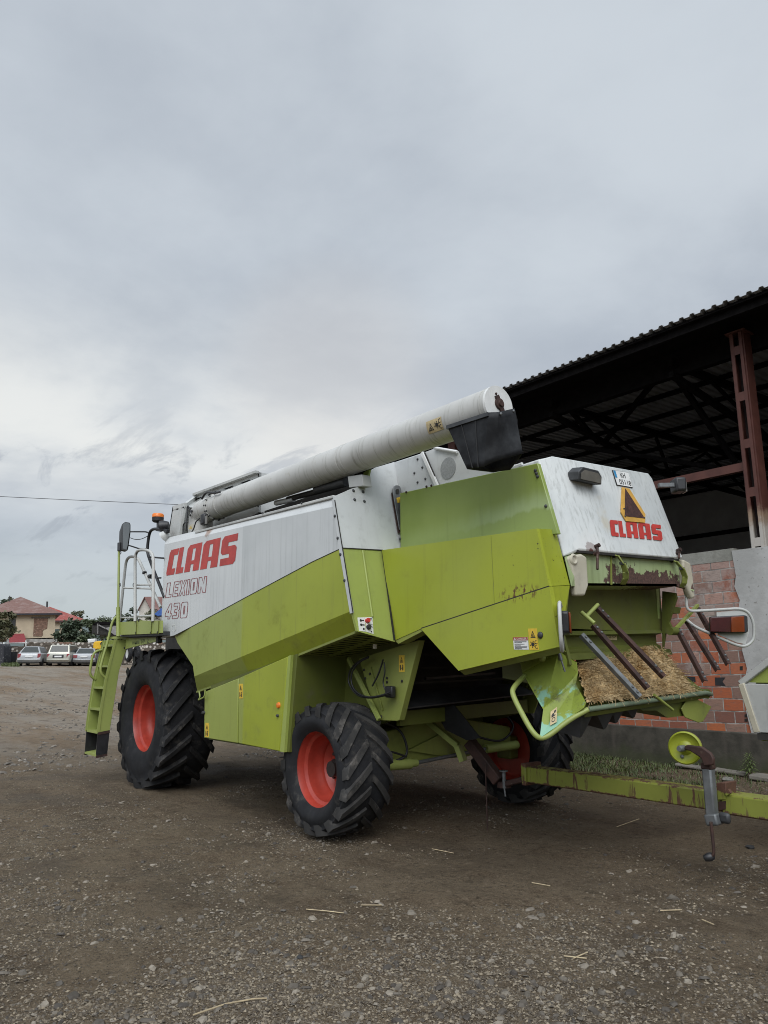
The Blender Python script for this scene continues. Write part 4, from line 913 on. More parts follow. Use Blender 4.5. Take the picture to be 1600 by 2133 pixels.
# engine deck junk under the tube
m = MB(); m.bb((.7, -1.35, 3.04), (4.25, 1.35, 3.10)).build('engine_deck', M['dark'], cb)
m = MB(); m.bb((1.6, -1.0, 3.101), (4.2, 1.05, 3.33)).build('engine_bay', M['dark'], cb)
for (u0, v0, u1, v1, r, mt) in ((600, 1040, 690, 1016, .03, 'dark'), (660, 1020, 722, 1003, .05, 'darksteel'), (575, 1048, 612, 1040, .03, 'white')):
    m = MB(); m.tube([oY(u0, v0, YA+.08), oY(u1, v1, YA+.08)], r, 10); m.build('hose_pipe', M[mt], cb, smooth=50)
# grain tank
YG = -1.42
gb = [oY(*c3(118, 1125), YG), oY(*c3(190, 668), YG), oY(*c3(352, 620), YG), oY(*c3(270, 1085), YG)]
gt = empty('grain_tank', (1.4, 0, 3.0), cb)
m = MB(); m.prism([gb[0], gb[1], gb[2], gb[3]], (0, .03, 0)); m.build('tank_wall', M['grey'], gt, recalc=True)
f2 = [oY(*c3(484, 528), -1.08), oY(*c3(420, 1070), -1.08)]
m = MB(); m.prism([gb[3], gb[2], f2[0], f2[1]], (.01, .03, 0)); m.build('tank_wall', M['grey'], gt, recalc=True)
g3 = [oY(*c3(1345, 215), -1.08), oY(*c3(1345, 420), -1.08)]
m = MB(); m.prism([f2[1]+V((0, 0, -.2)), f2[0], g3[0], g3[1]+V((0, 0, -.3))], (0, .03, 0)); m.build('tank_wall', M['grey'], gt, recalc=True)
m = MB(); e1 = f2[0]+V((.05, -.03, 0)); e2 = g3[0]+V((0, -.03, 0)); m.bar(e1, e2, .05, .03); m.build('tank_rim', M['whiteold'], gt)
m = MB(); g4 = oY(*c3(1490, 238), -.80)
m.prism([g3[0], g3[0]+V((.0, 2.1, 0)), g3[1]+V((0, 2.1, -.3)), g3[1]+V((0, 0, -.3))], (-.03, 0, 0)); m.build('tank_wall', M['grey'], gt, recalc=True)
m = MB(); mr = [V((p.x, -p.y, p.z)) for p in (gb[0], gb[1])]; m.prism([gb[0], gb[1], mr[1], mr[0]], (.03, 0, 0)); m.build('tank_wall', M['grey'], gt, recalc=True)
for q in ([gb[0], gb[1], gb[2], gb[3]], [gb[3], gb[2], f2[0], f2[1]], [f2[1], f2[0], g3[0], g3[1]]):
    m = MB(); m.prism([V((p.x, -p.y, p.z)) for p in q], (0, -.03, 0)); m.build('tank_wall', M['grey'], gt, recalc=True)
m = MB(); tp_ = [gb[1], gb[2], f2[0], g3[0]]; m.prism([p+V((0, 0, -.05)) for p in tp_]+[V((p.x, -p.y, p.z-.05)) for p in tp_[::-1]], (0, 0, -.02)); m.build('tank_cover', M['grey'], gt, recalc=True)
for x, y in [(960, 430), (995, 415), (1225, 335), (1262, 322), (760, 478)]: bolt(oY(*c3(x, y), -1.08), (0, -1, 0), gt, .012)
# camera, cables and sticker beside the elbow
m = MB(); m.box(oY(*c3(612, 845), -1.52), (.10, .07, .14)); o = m.build('rear_work_lamp', M['black'], cb, bevel=.02)
m = MB(); m.box(oY(*c3(638, 850), -1.56), (.05, .01, .10)).build('lamp_glass', M['lampglass'], o)
hose([oY(*c3(x, y), -1.54) for x, y in [(550, 832), (500, 880), (470, 970), (420, 1040), (345, 1060), (328, 960), (345, 895), (385, 885)]], .008)
hose([oY(*c3(x, y), -1.5) for x, y in [(370, 1000), (385, 800), (395, 665), (440, 760)]], .008)
hose([oY(*c3(x, y), -1.45) for x, y in [(580, 570), (640, 490), (740, 492), (820, 480)]], .014)
for x, y in [(430, 790), (450, 732)]: bolt(oY(*c3(x, y), YA-AR-.01), (0, -1, 0), ua, .016, M['black'])
q = [oY(*c3(x, y), YA-AR-.012) for x, y in [(405, 915), (520, 900), (520, 965), (400, 985)]]
decal('warning_sticker', cb, [oY(*c3(x, y), -1.53) for x, y in [(402, 920), (470, 905), (470, 975), (400, 988)]], M['cream'], [('pictogram', M['sticker'], tri_in(.1, .1, .9, .9))])
# ------------------------------------------------------------------ cab (mostly hidden behind the body)
cab = empty('cab', (-.95, 0, 2.0), cb)
m = MB(); m.bb((-1.75, -.62, 1.75), (-.15, .62, 2.15)).build('cab_base', M['dark'], cab, bevel=.03)
m = MB(); m.bb((-1.85, -.64, 3.35), (-.1, .64, 3.6)).build('cab_roof', M['white'], cab, bevel=.06)
m = MB(); m.bb((-1.70, -.60, 2.155), (-.2, .60, 3.345)).build('cab_window', plain('dark_glass', (.02, .025, .025), .06, .1), cab)
m = MB()
for x in (-1.72, -.18):
    for y in (-.61, .61): m.bb((x-.04, y-.03, 2.15), (x+.04, y+.03, 3.35))
m.build('cab_pillar', M['black'], cab)
# feeder house in front
m = MB(); m.prism([(-.5, -.6, 1.5), (-.5, -.6, .9), (-2.0, -.6, .45), (-2.0, -.6, 1.05)], (0, 1.2, 0)).build('feeder_house', M['greendk'], cb, recalc=True)
# ------------------------------------------------------------------ platform, railings, ladder
YP = -1.72
pf = empty('platform', oY(290, 1310, YP), cb)
m = MB(); fa = [oY(*c1(x, y), YP) for x, y in [(700, 1945), (985, 1925), (1010, 1912), (1225, 1918), (1382, 1915), (1382, 2118), (1350, 2125), (975, 2143), (697, 2152)]]
m.prism(fa, (0, .03, 0)); m.build('fascia', M['rail'], pf, recalc=True)
for x in (985, 1232, 1350): 
    m = MB(); m.bar(oY(*c1(x, 1925), YP-.006), oY(*c1(x-10, 2140), YP-.006), .012, .008, (0, 1, 0)).build('fascia_seam', M['greendk'], pf)
for x, y in [(975, 2120), (1220, 2120), (1335, 2115), (1245, 1920), (1025, 1915)]: bolt(oY(*c1(x, y), YP), (0, -1, 0), pf, .018, M['dark'])
a, b = fa[8], fa[5]
m = MB(); m.prism([a+V((0, .03, .02)), b+V((0, .03, .02)), b+V((0, 1.0, .02)), a+V((0, 1.0, .02))], (0, 0, -.05)).build('deck', M['darksteel'], pf, recalc=True)
m = MB(); m.bar(oY(*c2(880, 243), YP+.08), oY(*c2(1300, 225), YP+.08), .06, .06).build('deck_beam', M['dark'], pf)
m = MB(); m.bar(oY(*c2(1290, 240), YP+.12), oY(*c2(1292, 350), YP+.12), .06, .06).build('deck_post', M['dark'], pf)
def yt(pts, Y, fn=c1): return [oY(*fn(x, y), Y) for x, y in pts]
m = MB(); m.tube(yt([(960, 1930), (960, 850), (1000, 760), (1115, 750), (1220, 780), (1262, 880), (1252, 1930)], YP-.01), .020, 12, .10); m.build('handrail', M['whiteold'], pf, smooth=60)
m = MB(); m.tube(yt([(705, 1930), (760, 1400), (810, 930), (870, 862), (960, 868), (1020, 910), (1110, 1110), (1380, 1700)], YP+.12), .020, 12, .10); m.build('handrail', M['whiteold'], pf, smooth=60)
for pts, r in (([(980, 1330), (1235, 1325)], .012), ([(775, 1378), (1225, 1392)], .012), ([(730, 1870), (960, 1868)], .012), ([(975, 1845), (1250, 1838)], .014), ([(985, 1858), (1250, 1852)], .008)):
    m = MB(); m.tube(yt(pts, YP+.05), r, 8); m.build('rail_bar', M['whiteold'], pf, smooth=60)
m = MB(); m.box(oY(*c1(1115, 1130), YP+.11), (.05, .05, .04)).build('rail_clip', M['black'], pf, bevel=.008)
for x, y in [(720, 798), (712, 1330), (980, 790), (935, 1328)]:
    m = MB(); c = oY(*c1(x, y), YP-.02); m.tube([c+V((math.cos(k)*.022, 0, math.sin(k)*.022)) for k in [i*math.pi/5 for i in range(10)]], .005, 6, closed=True); m.build('chain_ring', M['darksteel'], pf, smooth=60)
# ladder
XLn, XLf = -.74, -1.22
ld = empty('ladder', oX(*c2(400, 1670), XLn), cb)
m = MB(); P = [oX(*c2(x, y), XLn) for x, y in [(645, 300), (800, 290), (800, 470), (780, 520), (700, 760), (560, 1655), (385, 1685), (420, 1400), (500, 900)]]
m.prism(P, (-.02, 0, 0)); m.build('stringer', M['rail'], ld, recalc=True, bevel=.004)
d1 = V((XLf-XLn, 0, 0))
m = MB(); m.prism([p+d1 for p in P], (.02, 0, 0)); m.build('stringer', M['rail'], ld, recalc=True, bevel=.004)
# front flange of the stringers
ed = [P[0], P[8], P[7], P[6]]
m = MB()
for a, b in zip(ed[:-1], ed[1:]): m.bar(a+V((.004, 0, 0)), b+V((.004, 0, 0)), .035, .01, (1, 0, 0))
m.build('stringer_flange', M['rail'], ld); m = MB()
for a, b in zip(ed[:-1], ed[1:]): m.bar(a+d1+V((-.004, 0, 0)), b+d1+V((-.004, 0, 0)), .035, .01, (1, 0, 0))
m.build('stringer_flange', M['rail'], ld)
# rear sheet behind the treads
m = MB(); bk = [P[1], P[4], P[5]]
for a, b in zip(bk[:-1], bk[1:]): m.prism([a+V((-.02, 0, 0)), b+V((-.02, 0, 0)), b+d1+V((.02, 0, 0)), a+d1+V((.02, 0, 0))], (0, -.01, 0))
m.build('back_sheet', M['greendk'], ld, recalc=True)
def lerp_front(t):  # along the front edge by height
    z = P[0].z*(1-t)+P[6].z*t
    for a, b in zip(ed[:-1], ed[1:]):
        if b.z <= z <= a.z+1e-6: k = (a.z-z)/(a.z-b.z); return a*(1-k)+b*k
    return P[6]
for t in (.05, .28, .515, .745, .985):
    a = lerp_front(t); m = MB(); m.prism([a+V((-.02, -.005, 0)), a+d1+V((.02, -.005, 0)), a+d1+V((.02, .12, .0)), a+V((-.02, .12, 0))], (0, 0, -.028)); m.build('tread', M['rail'], ld, recalc=True)
# folding bottom step of black rubber sheets
for X in (XLn, XLf):
    dd = V((X-XLn, 0, 0)); Q = [oX(*c2(x, y), XLn)+dd for x, y in [(380, 1695), (558, 1660), (522, 2005), (355, 2040)]]
    m = MB(); m.prism(Q, (-.012 if X == XLn else .012, 0, 0)); m.build('step_side', M['black'], ld, recalc=True)
    m = MB(); k = .002 if X == XLn else -.002; m.bar(Q[0]+V((k, 0, -.0)), Q[1]+V((k, 0, 0)), .018, .035); m.bar(Q[3]+V((k, 0, .0)), Q[2]+V((k, 0, 0)), .018, .03); m.build('step_clamp', M['rust'], ld)
Q = [oX(*c2(x, y), XLn) for x, y in [(355, 2035), (522, 2000)]]
m = MB(); m.prism([Q[0], Q[0]+d1, Q[1]+d1, Q[1]], (0, 0, .025)); m.build('bottom_step', M['rail'], ld, recalc=True)
# bracket beam with the hand-painted inventory mark
m = MB(); bm = [oX(*c2(x, y), XLn) for x, y in [(640, 300), (640, 270), (890, 262)]]
Y2 = YP+.10
bp = [oY(*c2(x, y), Y2) for x, y in [(800, 280), (890, 262), (1275, 245), (1275, 322), (1000, 385), (790, 440)]]
m.prism(bp, (0, .03, 0)); m.build('bracket_beam', M['rail'], ld, recalc=True)
m = MB(); m.bar(oX(*c2(560, 272), XLn)+V((-.1, 0, 0)), oX(*c2(890, 266), XLn+.12), .05, .03).build('bracket_edge', M['rail'], ld)
put_text('инв № 2', [oY(*c2(x, y), Y2) for x, y in [(895, 312), (1135, 280), (1140, 345), (900, 375)]], off=.003).build('lettering', plain('faded_marker', (.10, .12, .05), .6, .1), ld)
for x, y in [(733, 285), (880, 280), (850, 308), (780, 422)]: bolt(oX(*c2(x, y), XLn+.002), (1, 0, 0), ld, .014, M['dark'])
# ladder handrails and mirror post
def hx(pts, X, fn): return [oX(*fn(x, y), X) for x, y in pts]
m = MB(); m.tube(hx([(505, 870), (440, 820), (420, 740), (445, 620), (530, 330), (600, 20), (680, -60)], XLn-.02, c2), .017, 10, .08); m.build('handrail', M['rail'], ld, smooth=60)
m = MB(); m.tube(hx([(350, 890), (285, 850), (262, 780), (300, 560), (340, 480), (440, 452)], XLf+.02, c2), .017, 10, .08); m.build('handrail', M['rail'], ld, smooth=60)
mp = empty('mirror', oY(*c1(690, 2150), YP-.02), cb)
m = MB(); m.tube([oY(*c1(678, 2190), YP-.02), oY(*c1(695, 760), YP-.02)], .017, 10); m.build('mirror_post', M['rail'], mp, smooth=60)
m = MB(); m.tube([oY(*c1(682, 2180), YP-.02), oY(*c1(680, 1700), YP-.02)], .027, 10); m.build('post_sleeve', M['rail'], mp, smooth=60)
m = MB(); m.tube([oY(*c1(700, 770), YP-.02), oY(*c1(702, 640), YP-.02)], .028, 10); m.build('post_clamp', M['black'], mp, smooth=60)
P = [oY(*c1(x, y), YP-.02) for x, y in [(735, 750), (725, 560), (730, 430), (775, 305), (800, 292), (870, 305), (886, 340), (885, 470), (855, 690), (840, 760), (820, 768)]]
m = MB(); m.prism(P, (-.13, .02, 0)); mh = m.build('mirror_housing', M['black'], mp, recalc=True, bevel=.025, bseg=3)
P2 = [oY(*c1(x, y), YP-.024) for x, y in [(765, 730), (770, 330), (800, 305), (865, 318), (876, 345), (872, 470), (842, 690), (825, 748)]]
m = MB(); m.prism(P2, (.0, -.006, 0)); m.build('mirror_glass', plain('mirror_glass', (.10, .11, .11), .08, .1, metal=.6), mp, recalc=True)
Yk = -1.35
for pts, r in (([(880, 455), (1135, 455), (1190, 475)], .010), ([(860, 680), (1030, 735), (1160, 735)], .010), ([(1190, 870), (1430, 890)], .011)):
    m = MB(); m.tube(yt(pts, YP+.1), r, 8, .05); m.build('mirror_arm', M['black'], mp, smooth=60)
hose(yt([(880, 555), (960, 580), (1060, 575), (1170, 525)], YP+.1), .005, None, mp)
m = MB(); m.tube(yt([(1500, 440), (1380, 415), (1260, 405), (1195, 460), (1160, 720), (1170, 830), (1270, 1100), (1410, 1450), (1440, 1530)], YP+.12), .020, 12, .10); m.build('grab_frame', M['black'], cb, smooth=60)
m = MB(); m.tube(yt([(1330, 1215), (1385, 1215)], YP+.12), .010, 8).tube(yt([(1195, 1190), (1230, 1192)], YP+.12), .03, 8); m.build('frame_clip', M['black'], cb, smooth=60)
bc = empty('beacon', oY(*c1(1335, 400), YP+.12), cb)
c = oY(*c1(1335, 245), YP+.12)
m = MB(); m.tube([oY(*c1(1335, 400), YP+.12), oY(*c1(1335, 270), YP+.12)], .018, 10); m.build('stem', M['black'], bc, smooth=60)
m = MB(); m.lathe([(.001, -.05), (.055, -.045), (.075, -.03), (.078, .02), (.001, .02)], c, (0, 0, 1), 24); m.build('beacon_base', M['black'], bc, smooth=40)
c = oY(*c1(1335, 225), YP+.12); m = MB(); m.lathe([(.075, -.005), (.078, .035), (.068, .052), (.001, .058)], c, (0, 0, 1), 24); m.build('beacon_lens', M['orange'], bc, smooth=40)
m = MB(); c = oY(*c1(1440, 360), YP+.14); m.lathe([(.001, -.07), (.05, -.06), (.075, .0), (.078, .05), (.001, .05)], c, (-.4, -.5, -.1), 20); m.build('cab_lamp', M['black'], cb, smooth=50)
m = MB(); c = oY(*c1(1455, 520), YP+.14); m.lathe([(.001, -.06), (.05, -.05), (.07, .0), (.075, .03), (.001, .03)], c, (-.5, -.3, -.4), 20); m.build('cab_lamp', M['grey'], cb, smooth=50)
m = MB(); m.bar(oY(*c1(1330, 420), YP+.13), oY(*c1(1500, 450), YP+.13), .05, .04); m.build('lamp_arm', M['black'], cb)
# ------------------------------------------------------------------ straw left in the chute
sh = None
bl = [oX(*c4(930, 290), 5.99), oX(1381, 1361, 5.99), oX(1449, 1441, 6.375), oX(*c4(1075, 905), 6.385)]
bl[3] = bl[3]+V((0, .01, .01))
def hp(s, t):
    p = (bl[0]*(1-s)+bl[1]*s)*(1-t) + (bl[3]*(1-s)+bl[2]*s)*t
    e = min(1, 5*s)*min(1, 6*(1-s))*min(1, 6*t+.4)*min(1, 5*(1-t))
    j = max(0, 1-6*s)+max(0, 1-6*(1-s)); jt = max(0, 1-5*t)
    p = p + (bl[1]-bl[0])*.022*j*noise.noise(V((t*9, s*2, 4))) + V((0, 0, .02))*jt*noise.noise(V((s*14, 1, 2)))
    return p+V((.03, 0, .055))*e*(.75+1.3*noise.noise(p*5)+.8*noise.noise(p*13)) + V((.01, 0, .022))*(noise.noise(p*30)+.6*noise.noise(p*70))*(.3+e)
m = MB(); n1, n2 = 130, 70
m.add([hp(i/n1, j/n2) for j in range(n2+1) for i in range(n1+1)], [(j*(n1+1)+i, j*(n1+1)+i+1, (j+1)*(n1+1)+i+1, (j+1)*(n1+1)+i) for j in range(n2) for i in range(n1)])
def mstraw(name, a=(.36, .235, .11), b=(.17, .095, .035)):
    t = NT(name); ri = t.n('NewGeometry').outputs['Random Per Island']; col = t.mix(t.rng(t.noise(11, 8, None, .7), .32, .68), b, a)
    col = t.mix(t.rng(t.noise(3.2, 4), .5, .68), col, (.52, .31, .11))
    col = t.mix(t.rng(t.noise(90, 4, None, .7), .38, .62), t.mix(.28, col, (.08, .045, .018)), col); col = t.mix(t.math('MULTIPLY', ri, .2), col, (.12, .07, .025))
    return t.out(col, .85, nrm=t.bump(t.noise(120, 4, None, .7), .9, .02))
sh = m.build('straw_heap', mstraw('chopped_straw', (.92, .68, .36), (.68, .45, .20)), None, smooth=60)
tag(sh, 'heap of golden chopped straw lying in the open rear chute of the combine harvester', 'straw heap')
m = MB()
for k in range(5200):
    p = hp(random.uniform(.02, .98), random.uniform(.02, .99)); d = V((random.uniform(-1, 1), random.uniform(-1, 1), random.uniform(-.35, .35))).normalized()*random.uniform(.015, .055)
    n = V((random.uniform(-1, 1), random.uniform(-1, 1), random.uniform(-1, 1))).cross(d).normalized()*random.uniform(.0009, .0024); q = p+V((.006, -.004, .010))
    m.poly([q-d-n, q+d-n, q+d+n, q-d+n])
for k in range(420):
    e_ = random.random(); p = hp(random.uniform(.02, .98), random.uniform(.93, 1.0)) if e_ < .7 else hp(random.choice([.01, .99])+random.uniform(-.01, .01), random.uniform(.1, .98))
    d = V((random.uniform(.1, 1), random.uniform(-.8, .8), random.uniform(-1, .3))).normalized()*random.uniform(.02, .06); n = V((random.uniform(-1, 1), random.uniform(-1, 1), random.uniform(-1, 1))).cross(d).normalized()*random.uniform(.001, .0022)
    q = p+V((.012, -.004, .012))+d*.5; m.poly([q-d-n, q+d-n, q+d+n, q-d+n])
m.build('loose_straw', mstraw('loose_straw', (.80, .62, .36), (.50, .34, .16)), sh)['kind'] = 'stuff'
# ------------------------------------------------------------------ trailer drawbar hooked to the combine, with jockey wheel
YD = -.02
tb = thing('trailer_drawbar', 'rusty lime green trailer drawbar with raised jockey wheel hooked behind the combine harvester', 'trailer drawbar', (6.2, 0, 0))
x0 = oY(1095, 1597, YD).x; zt_, zb_ = oY(1095, 1597, YD).z, oY(1092, 1630, YD).z
xe = oY(1505, 1675, YD).x
m = MB(); m.bb((x0, YD, zb_), (xe, YD+.16, zt_)); m.build('drawbar_beam', M['drawbar'], tb, bevel=.012)
m = MB(); m.bb((xe+.002, YD-.022, zb_-.01), (9.5, YD+.18, zt_-.012)); m.build('drawbar_beam', M['drawbar'], tb, bevel=.012)
m = MB(); m.bb((x0-.03, YD-.03, zb_-.02), (x0+.02, YD+.19, zt_+.03)); m.build('flange_plate', M['drawbar'], tb, bevel=.006)
m = MB(); a = oY(1050, 1634, YD+.04); m.bar(a, (x0, YD+.07, zb_+.04), .10, .05); m.build('tow_eye_arm', M['rust'], tb, bevel=.01)
m = MB(); m.lathe([(.03, -.025), (.065, -.025), (.065, .025), (.03, .025), (.03, -.025)], a, (0, 0, 1), 20); m.build('tow_eye', M['rust'], tb, smooth=40)
# jockey leg
YJ = -.16
jt, jb = oY(*b3(1030, 545), YJ), oY(*b3(1070, 1010), YJ); jb2 = oY(*b3(1095, 1085), YJ)
dj = (jt-jb).normalized()
jw = empty('jockey_leg', jt, tb)
m = MB(); m.bar(jb, jt, .066, .07, (1, 0, 0)); m.build('leg_tube', M['steel'], jw, bevel=.012)
m = MB(); m.bar(jb2-dj*.005, jb+dj*.02, .088, .09, (1, 0, 0)); m.build('gear_box', M['steel'], jw, bevel=.012)
m = MB(); m.bar(jb2+V((.064, .02, .012)), jb2+V((.064, .02, .085)), .042, .08, (1, 0, 0)); m.build('gear_cover', M['darksteel'], jw, bevel=.02)
cr = [oY(*b3(1055, 1060), YJ-.07), oY(*b3(1085, 1340), YJ-.07), oY(*b3(1075, 1385), YJ-.07), oY(*b3(1040, 1395), YJ-.07)]
m = MB(); m.tube(cr, .011, 10, .04); m.build('crank_rod', M['rust'], jw, smooth=60)
m = MB(); m.lathe([(.001, -.04), (.02, -.035), (.027, -.01), (.029, .01), (.022, .03), (.001, .04)], cr[-1], (.5, .5, .2), 16); m.build('crank_knob', M['black'], jw, smooth=60)
wc = oY(*b3(808, 357), YJ-.02); wr = (oY(*b3(808, 357), YJ-.02)-oY(*b3(808, 510), YJ-.02)).length
m = MB(); ah = wc+V((0, -.04, 0)); P = [oY(*b3(x, y), YJ-.07) for x, y in [(800, 340), (825, 328), (965, 345), (1050, 405), (1080, 460), (1075, 520), (985, 530), (960, 455), (850, 385), (805, 378)]]
m.prism(P, (0, .03, 0)); m.build('wheel_fork', M['rust'], jw, recalc=True, bevel=.008)
m = MB(); m.bar(jt-dj*.01, jt+dj*.035, .072, .08, (1, 0, 0)); m.build('fork_head', M['rust'], jw, bevel=.01)
ww = empty('jockey_wheel', wc, jw)
WA = V((-.34, .94, 0))
m = MB(); m.lathe([(wr, .05), (wr+.004, 0), (wr*.95, -.010), (wr*.88, .0), (wr*.72, .016), (wr*.45, .018), (wr*.36, .008), (wr*.15, .0), (.001, 0)], wc, WA, 40); m.build('wheel_disc', M['wheelyellow'], jw, smooth=40, recalc=True)
m = MB(); m.lathe([(wr*.9, .012), (wr*1.0, .012), (wr*1.0, .075), (wr*.9, .08), (.001, .08)], wc, WA, 40); m.build('wheel_rim', M['rust'], jw, smooth=40, recalc=True)
bpy.data.objects.remove(ww)
m = MB(); m.lathe([(.001, .03), (.018, .03), (.022, .02), (.022, -.04)], wc+V((0, -.05, 0)), (0, -1, 0), 14); m.build('axle_bolt', M['steel'], jw, smooth=40)
bolt(oY(*b3(783, 438), YJ-.02)+V((0, .0, 0)), (0, -1, 0), jw, .014, M['steel'])
# clamp pocket holding the leg
m = MB(); P = [oY(*b3(x, y), YD-.03) for x, y in [(1105, 690), (1198, 685), (1195, 850), (1115, 855)]]; m.prism(P, (0, .15, 0)); m.build('leg_clamp', M['drawbar'], tb, recalc=True, bevel=.006)
m = MB(); P = [oY(*b3(x, y), YD-.028) for x, y in [(1125, 870), (1195, 860), (1195, 940), (1128, 948)]]; m.prism(P, (0, .03, 0)); m.build('clamp_gap', M['rust'], tb, recalc=True)
m = MB(); m.bar(oY(*b3(1200, 790), YD-.03), oY(*b3(1240, 765), YD-.03), .03, .03).build('clamp_lug', M['drawbar'], tb)
# ------------------------------------------------------------------ header on the trailer at the right edge
YHd = .9
hd = thing('header_end', 'grimy white and lime green end of a cutting header at the right edge', 'cutting header', (7.2, 1.2, 0))
A = oY(1543.5, 1424, YHd); Bt = oY(1600, 1380, YHd); Cc = oY(1576, 1525, YHd); Dd = oY(1553, 1424, YHd)
dirR = V((1, -.05, 0))
top2 = A+V((1.4, 0, (Bt.z-A.z)/(Bt.x-A.x)*1.4*.55))
m = MB(); m.prism([A+V((.04, -.03, 0)), A+V((1.5, -.03, .0)), Cc+V((1.45, -.03, 0)), Cc+V((.03, -.03, 0))], (0, .04, 0)); m.build('end_sheet', M['whiteold'], hd, recalc=True, bevel=.006)
m = MB(); m.bar(A+V((.02, -.02, 0)), Cc+V((.02, -.02, 0)), .045, .05); m.build('edge_post', M['cream'], hd, bevel=.006)
m = MB(); m.prism([A+V((.03, .012, .01)), A+V((1.5, .012, .01)), V((A.x+1.5, A.y+.012, A.z+.9)), Bt+V((.25, .012, .19))], (0, .03, 0)); m.build('upper_sheet', M['greenend'], hd, recalc=True)
m = MB(); m.bar(A, A+(Bt-A)*2.6, .05, .05); m.build('top_edge', M['whiteold'], hd, bevel=.006)
m = MB(); m.bb(A+V((.1, .05, -.45)), A+V((1.5, 1.2, .02))).build('header_body', M['greenold'], hd)
m = MB(); m.bar(Cc+V((0.02, -.01, -.03)), Cc+V((1.45, -.01, -.03)), .05, .05).build('bottom_edge', M['dark'], hd)
for x in (.7, 1.4): m = MB(); m.bar((A.x+x, 1.3, A.z-.4), (A.x+x, 1.3, .0), .1, .1); m.build('support_leg', M['drawbar'], hd)
# ------------------------------------------------------------------ open shed
YW = 5.0
sd = thing('open_shed', 'dark open-sided metal shed with corrugated roof, rusty column and hollow brick front wall', 'shed', (4.0, 9.0, 0))
XS0, XS1, YS1 = .45, 13.0, 16.0
zc = 6.42
rc = oY(1330, 697, 4.35); EZ = (oY(1060, 812, 4.35).z+oY(1600, 586, 4.35).z)/2
X0R = oY(1056, 814, 4.35).x
def roofz(y): return EZ + (y-4.35)*.02
# corrugated roof sheet (trapezoidal waves along X, running in Y)
XL0 = X0R-6.5
m = MB(); vs = []; x = X0R-.02-.165*40; xs = []
while x < XS1:
    xs += [(x, 0), (x+.075, 0), (x+.092, .034), (x+.145, .034)]; x += .165
for (xx, h) in xs:
    for y in (4.35, 8.0, 12.0, YS1+.3): vs.append(V((xx, y, roofz(y)+h)))
fs = [(i*4+j, i*4+4+j, i*4+5+j, i*4+1+j) for i in range(len(xs)-1) for j in range(3)]
m.add(vs, fs); ro = m.build('roof_sheet', plain('dark_roof_sheet', (.25, .255, .265), .8, .10, 3, spec=.15), sd); md = ro.modifiers.new('s', 'SOLIDIFY'); md.thickness = .006
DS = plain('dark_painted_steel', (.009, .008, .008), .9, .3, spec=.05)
m = MB(); m.bb((XL0, 4.42, EZ-.05), (XS1, 5.26, EZ-.015)).build('eave_dark_panel', DS, sd)  # near-black panel added under the eave to keep that strip dark
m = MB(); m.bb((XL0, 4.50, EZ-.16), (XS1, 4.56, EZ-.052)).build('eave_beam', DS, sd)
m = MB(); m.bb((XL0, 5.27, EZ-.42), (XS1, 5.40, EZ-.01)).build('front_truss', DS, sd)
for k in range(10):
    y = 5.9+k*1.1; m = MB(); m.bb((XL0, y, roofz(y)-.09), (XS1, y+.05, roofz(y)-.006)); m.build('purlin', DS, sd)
for u in (1140, 1390, 1640):
    xt = oY(u, 776-(u-1375)*.36, YW).x
    fr = empty('roof_truss', (xt, 10, EZ), sd)
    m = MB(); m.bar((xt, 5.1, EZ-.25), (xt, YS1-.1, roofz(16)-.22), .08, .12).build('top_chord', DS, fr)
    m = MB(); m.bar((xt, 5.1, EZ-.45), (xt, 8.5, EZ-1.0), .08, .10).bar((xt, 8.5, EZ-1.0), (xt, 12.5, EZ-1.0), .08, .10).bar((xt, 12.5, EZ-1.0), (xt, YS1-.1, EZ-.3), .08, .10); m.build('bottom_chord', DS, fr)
    for y0_, y1_ in ((6.3, 8.5), (8.5, 8.9), (10.5, 8.9), (10.5, 12.5)):
        m = MB(); m.bar((xt, y0_, EZ-.25 if y0_ != 8.5 or y1_ == 8.9 else EZ-1), (xt, y1_, EZ-1.0), .05, .05).build('brace', DS, fr)
# knee braces of the front truss (they fan out from the column lines)
for (a, b) in (((1376, 778), (1258, 922)), ((1176, 840), (1247, 922)), ((1412, 790), (1532, 962)), ((1090, 912), (1500, 976))):
    m = MB(); m.bar(oY(a[0], a[1], 6.0), oY(b[0], b[1], 7.2), .085, .07).build('knee_brace', DS, sd)
# rear and side cladding
CL = plain('grey_cladding', (.30, .302, .305), .8, .12, 2, spec=.15)
m = MB(); m.bb((XL0, YS1, 0), (XS1, YS1+.05, roofz(YS1)+.04)).build('rear_cladding', CL, sd)
for z in (1.2, 2.6, 4.0, 5.2): m = MB(); m.bb((XL0, YS1-.08, z), (XS1, YS1-.01, z+.12)).build('girt', DS, sd)
m = MB(); m.bb((XL0-.05, 5.2, 0), (XL0, YS1, EZ-.02)).build('side_cladding', CL, sd)
m = MB(); m.bb((XS1, 5.2, 0), (XS1+.05, YS1, EZ)).build('side_cladding', CL, sd)
m = MB(); m.bb((XL0, 5.2, .05), (XS1, YS1, .12)).build('shed_floor', plain('shed_floor_dirt', (.12, .10, .08), .9, .3), sd)
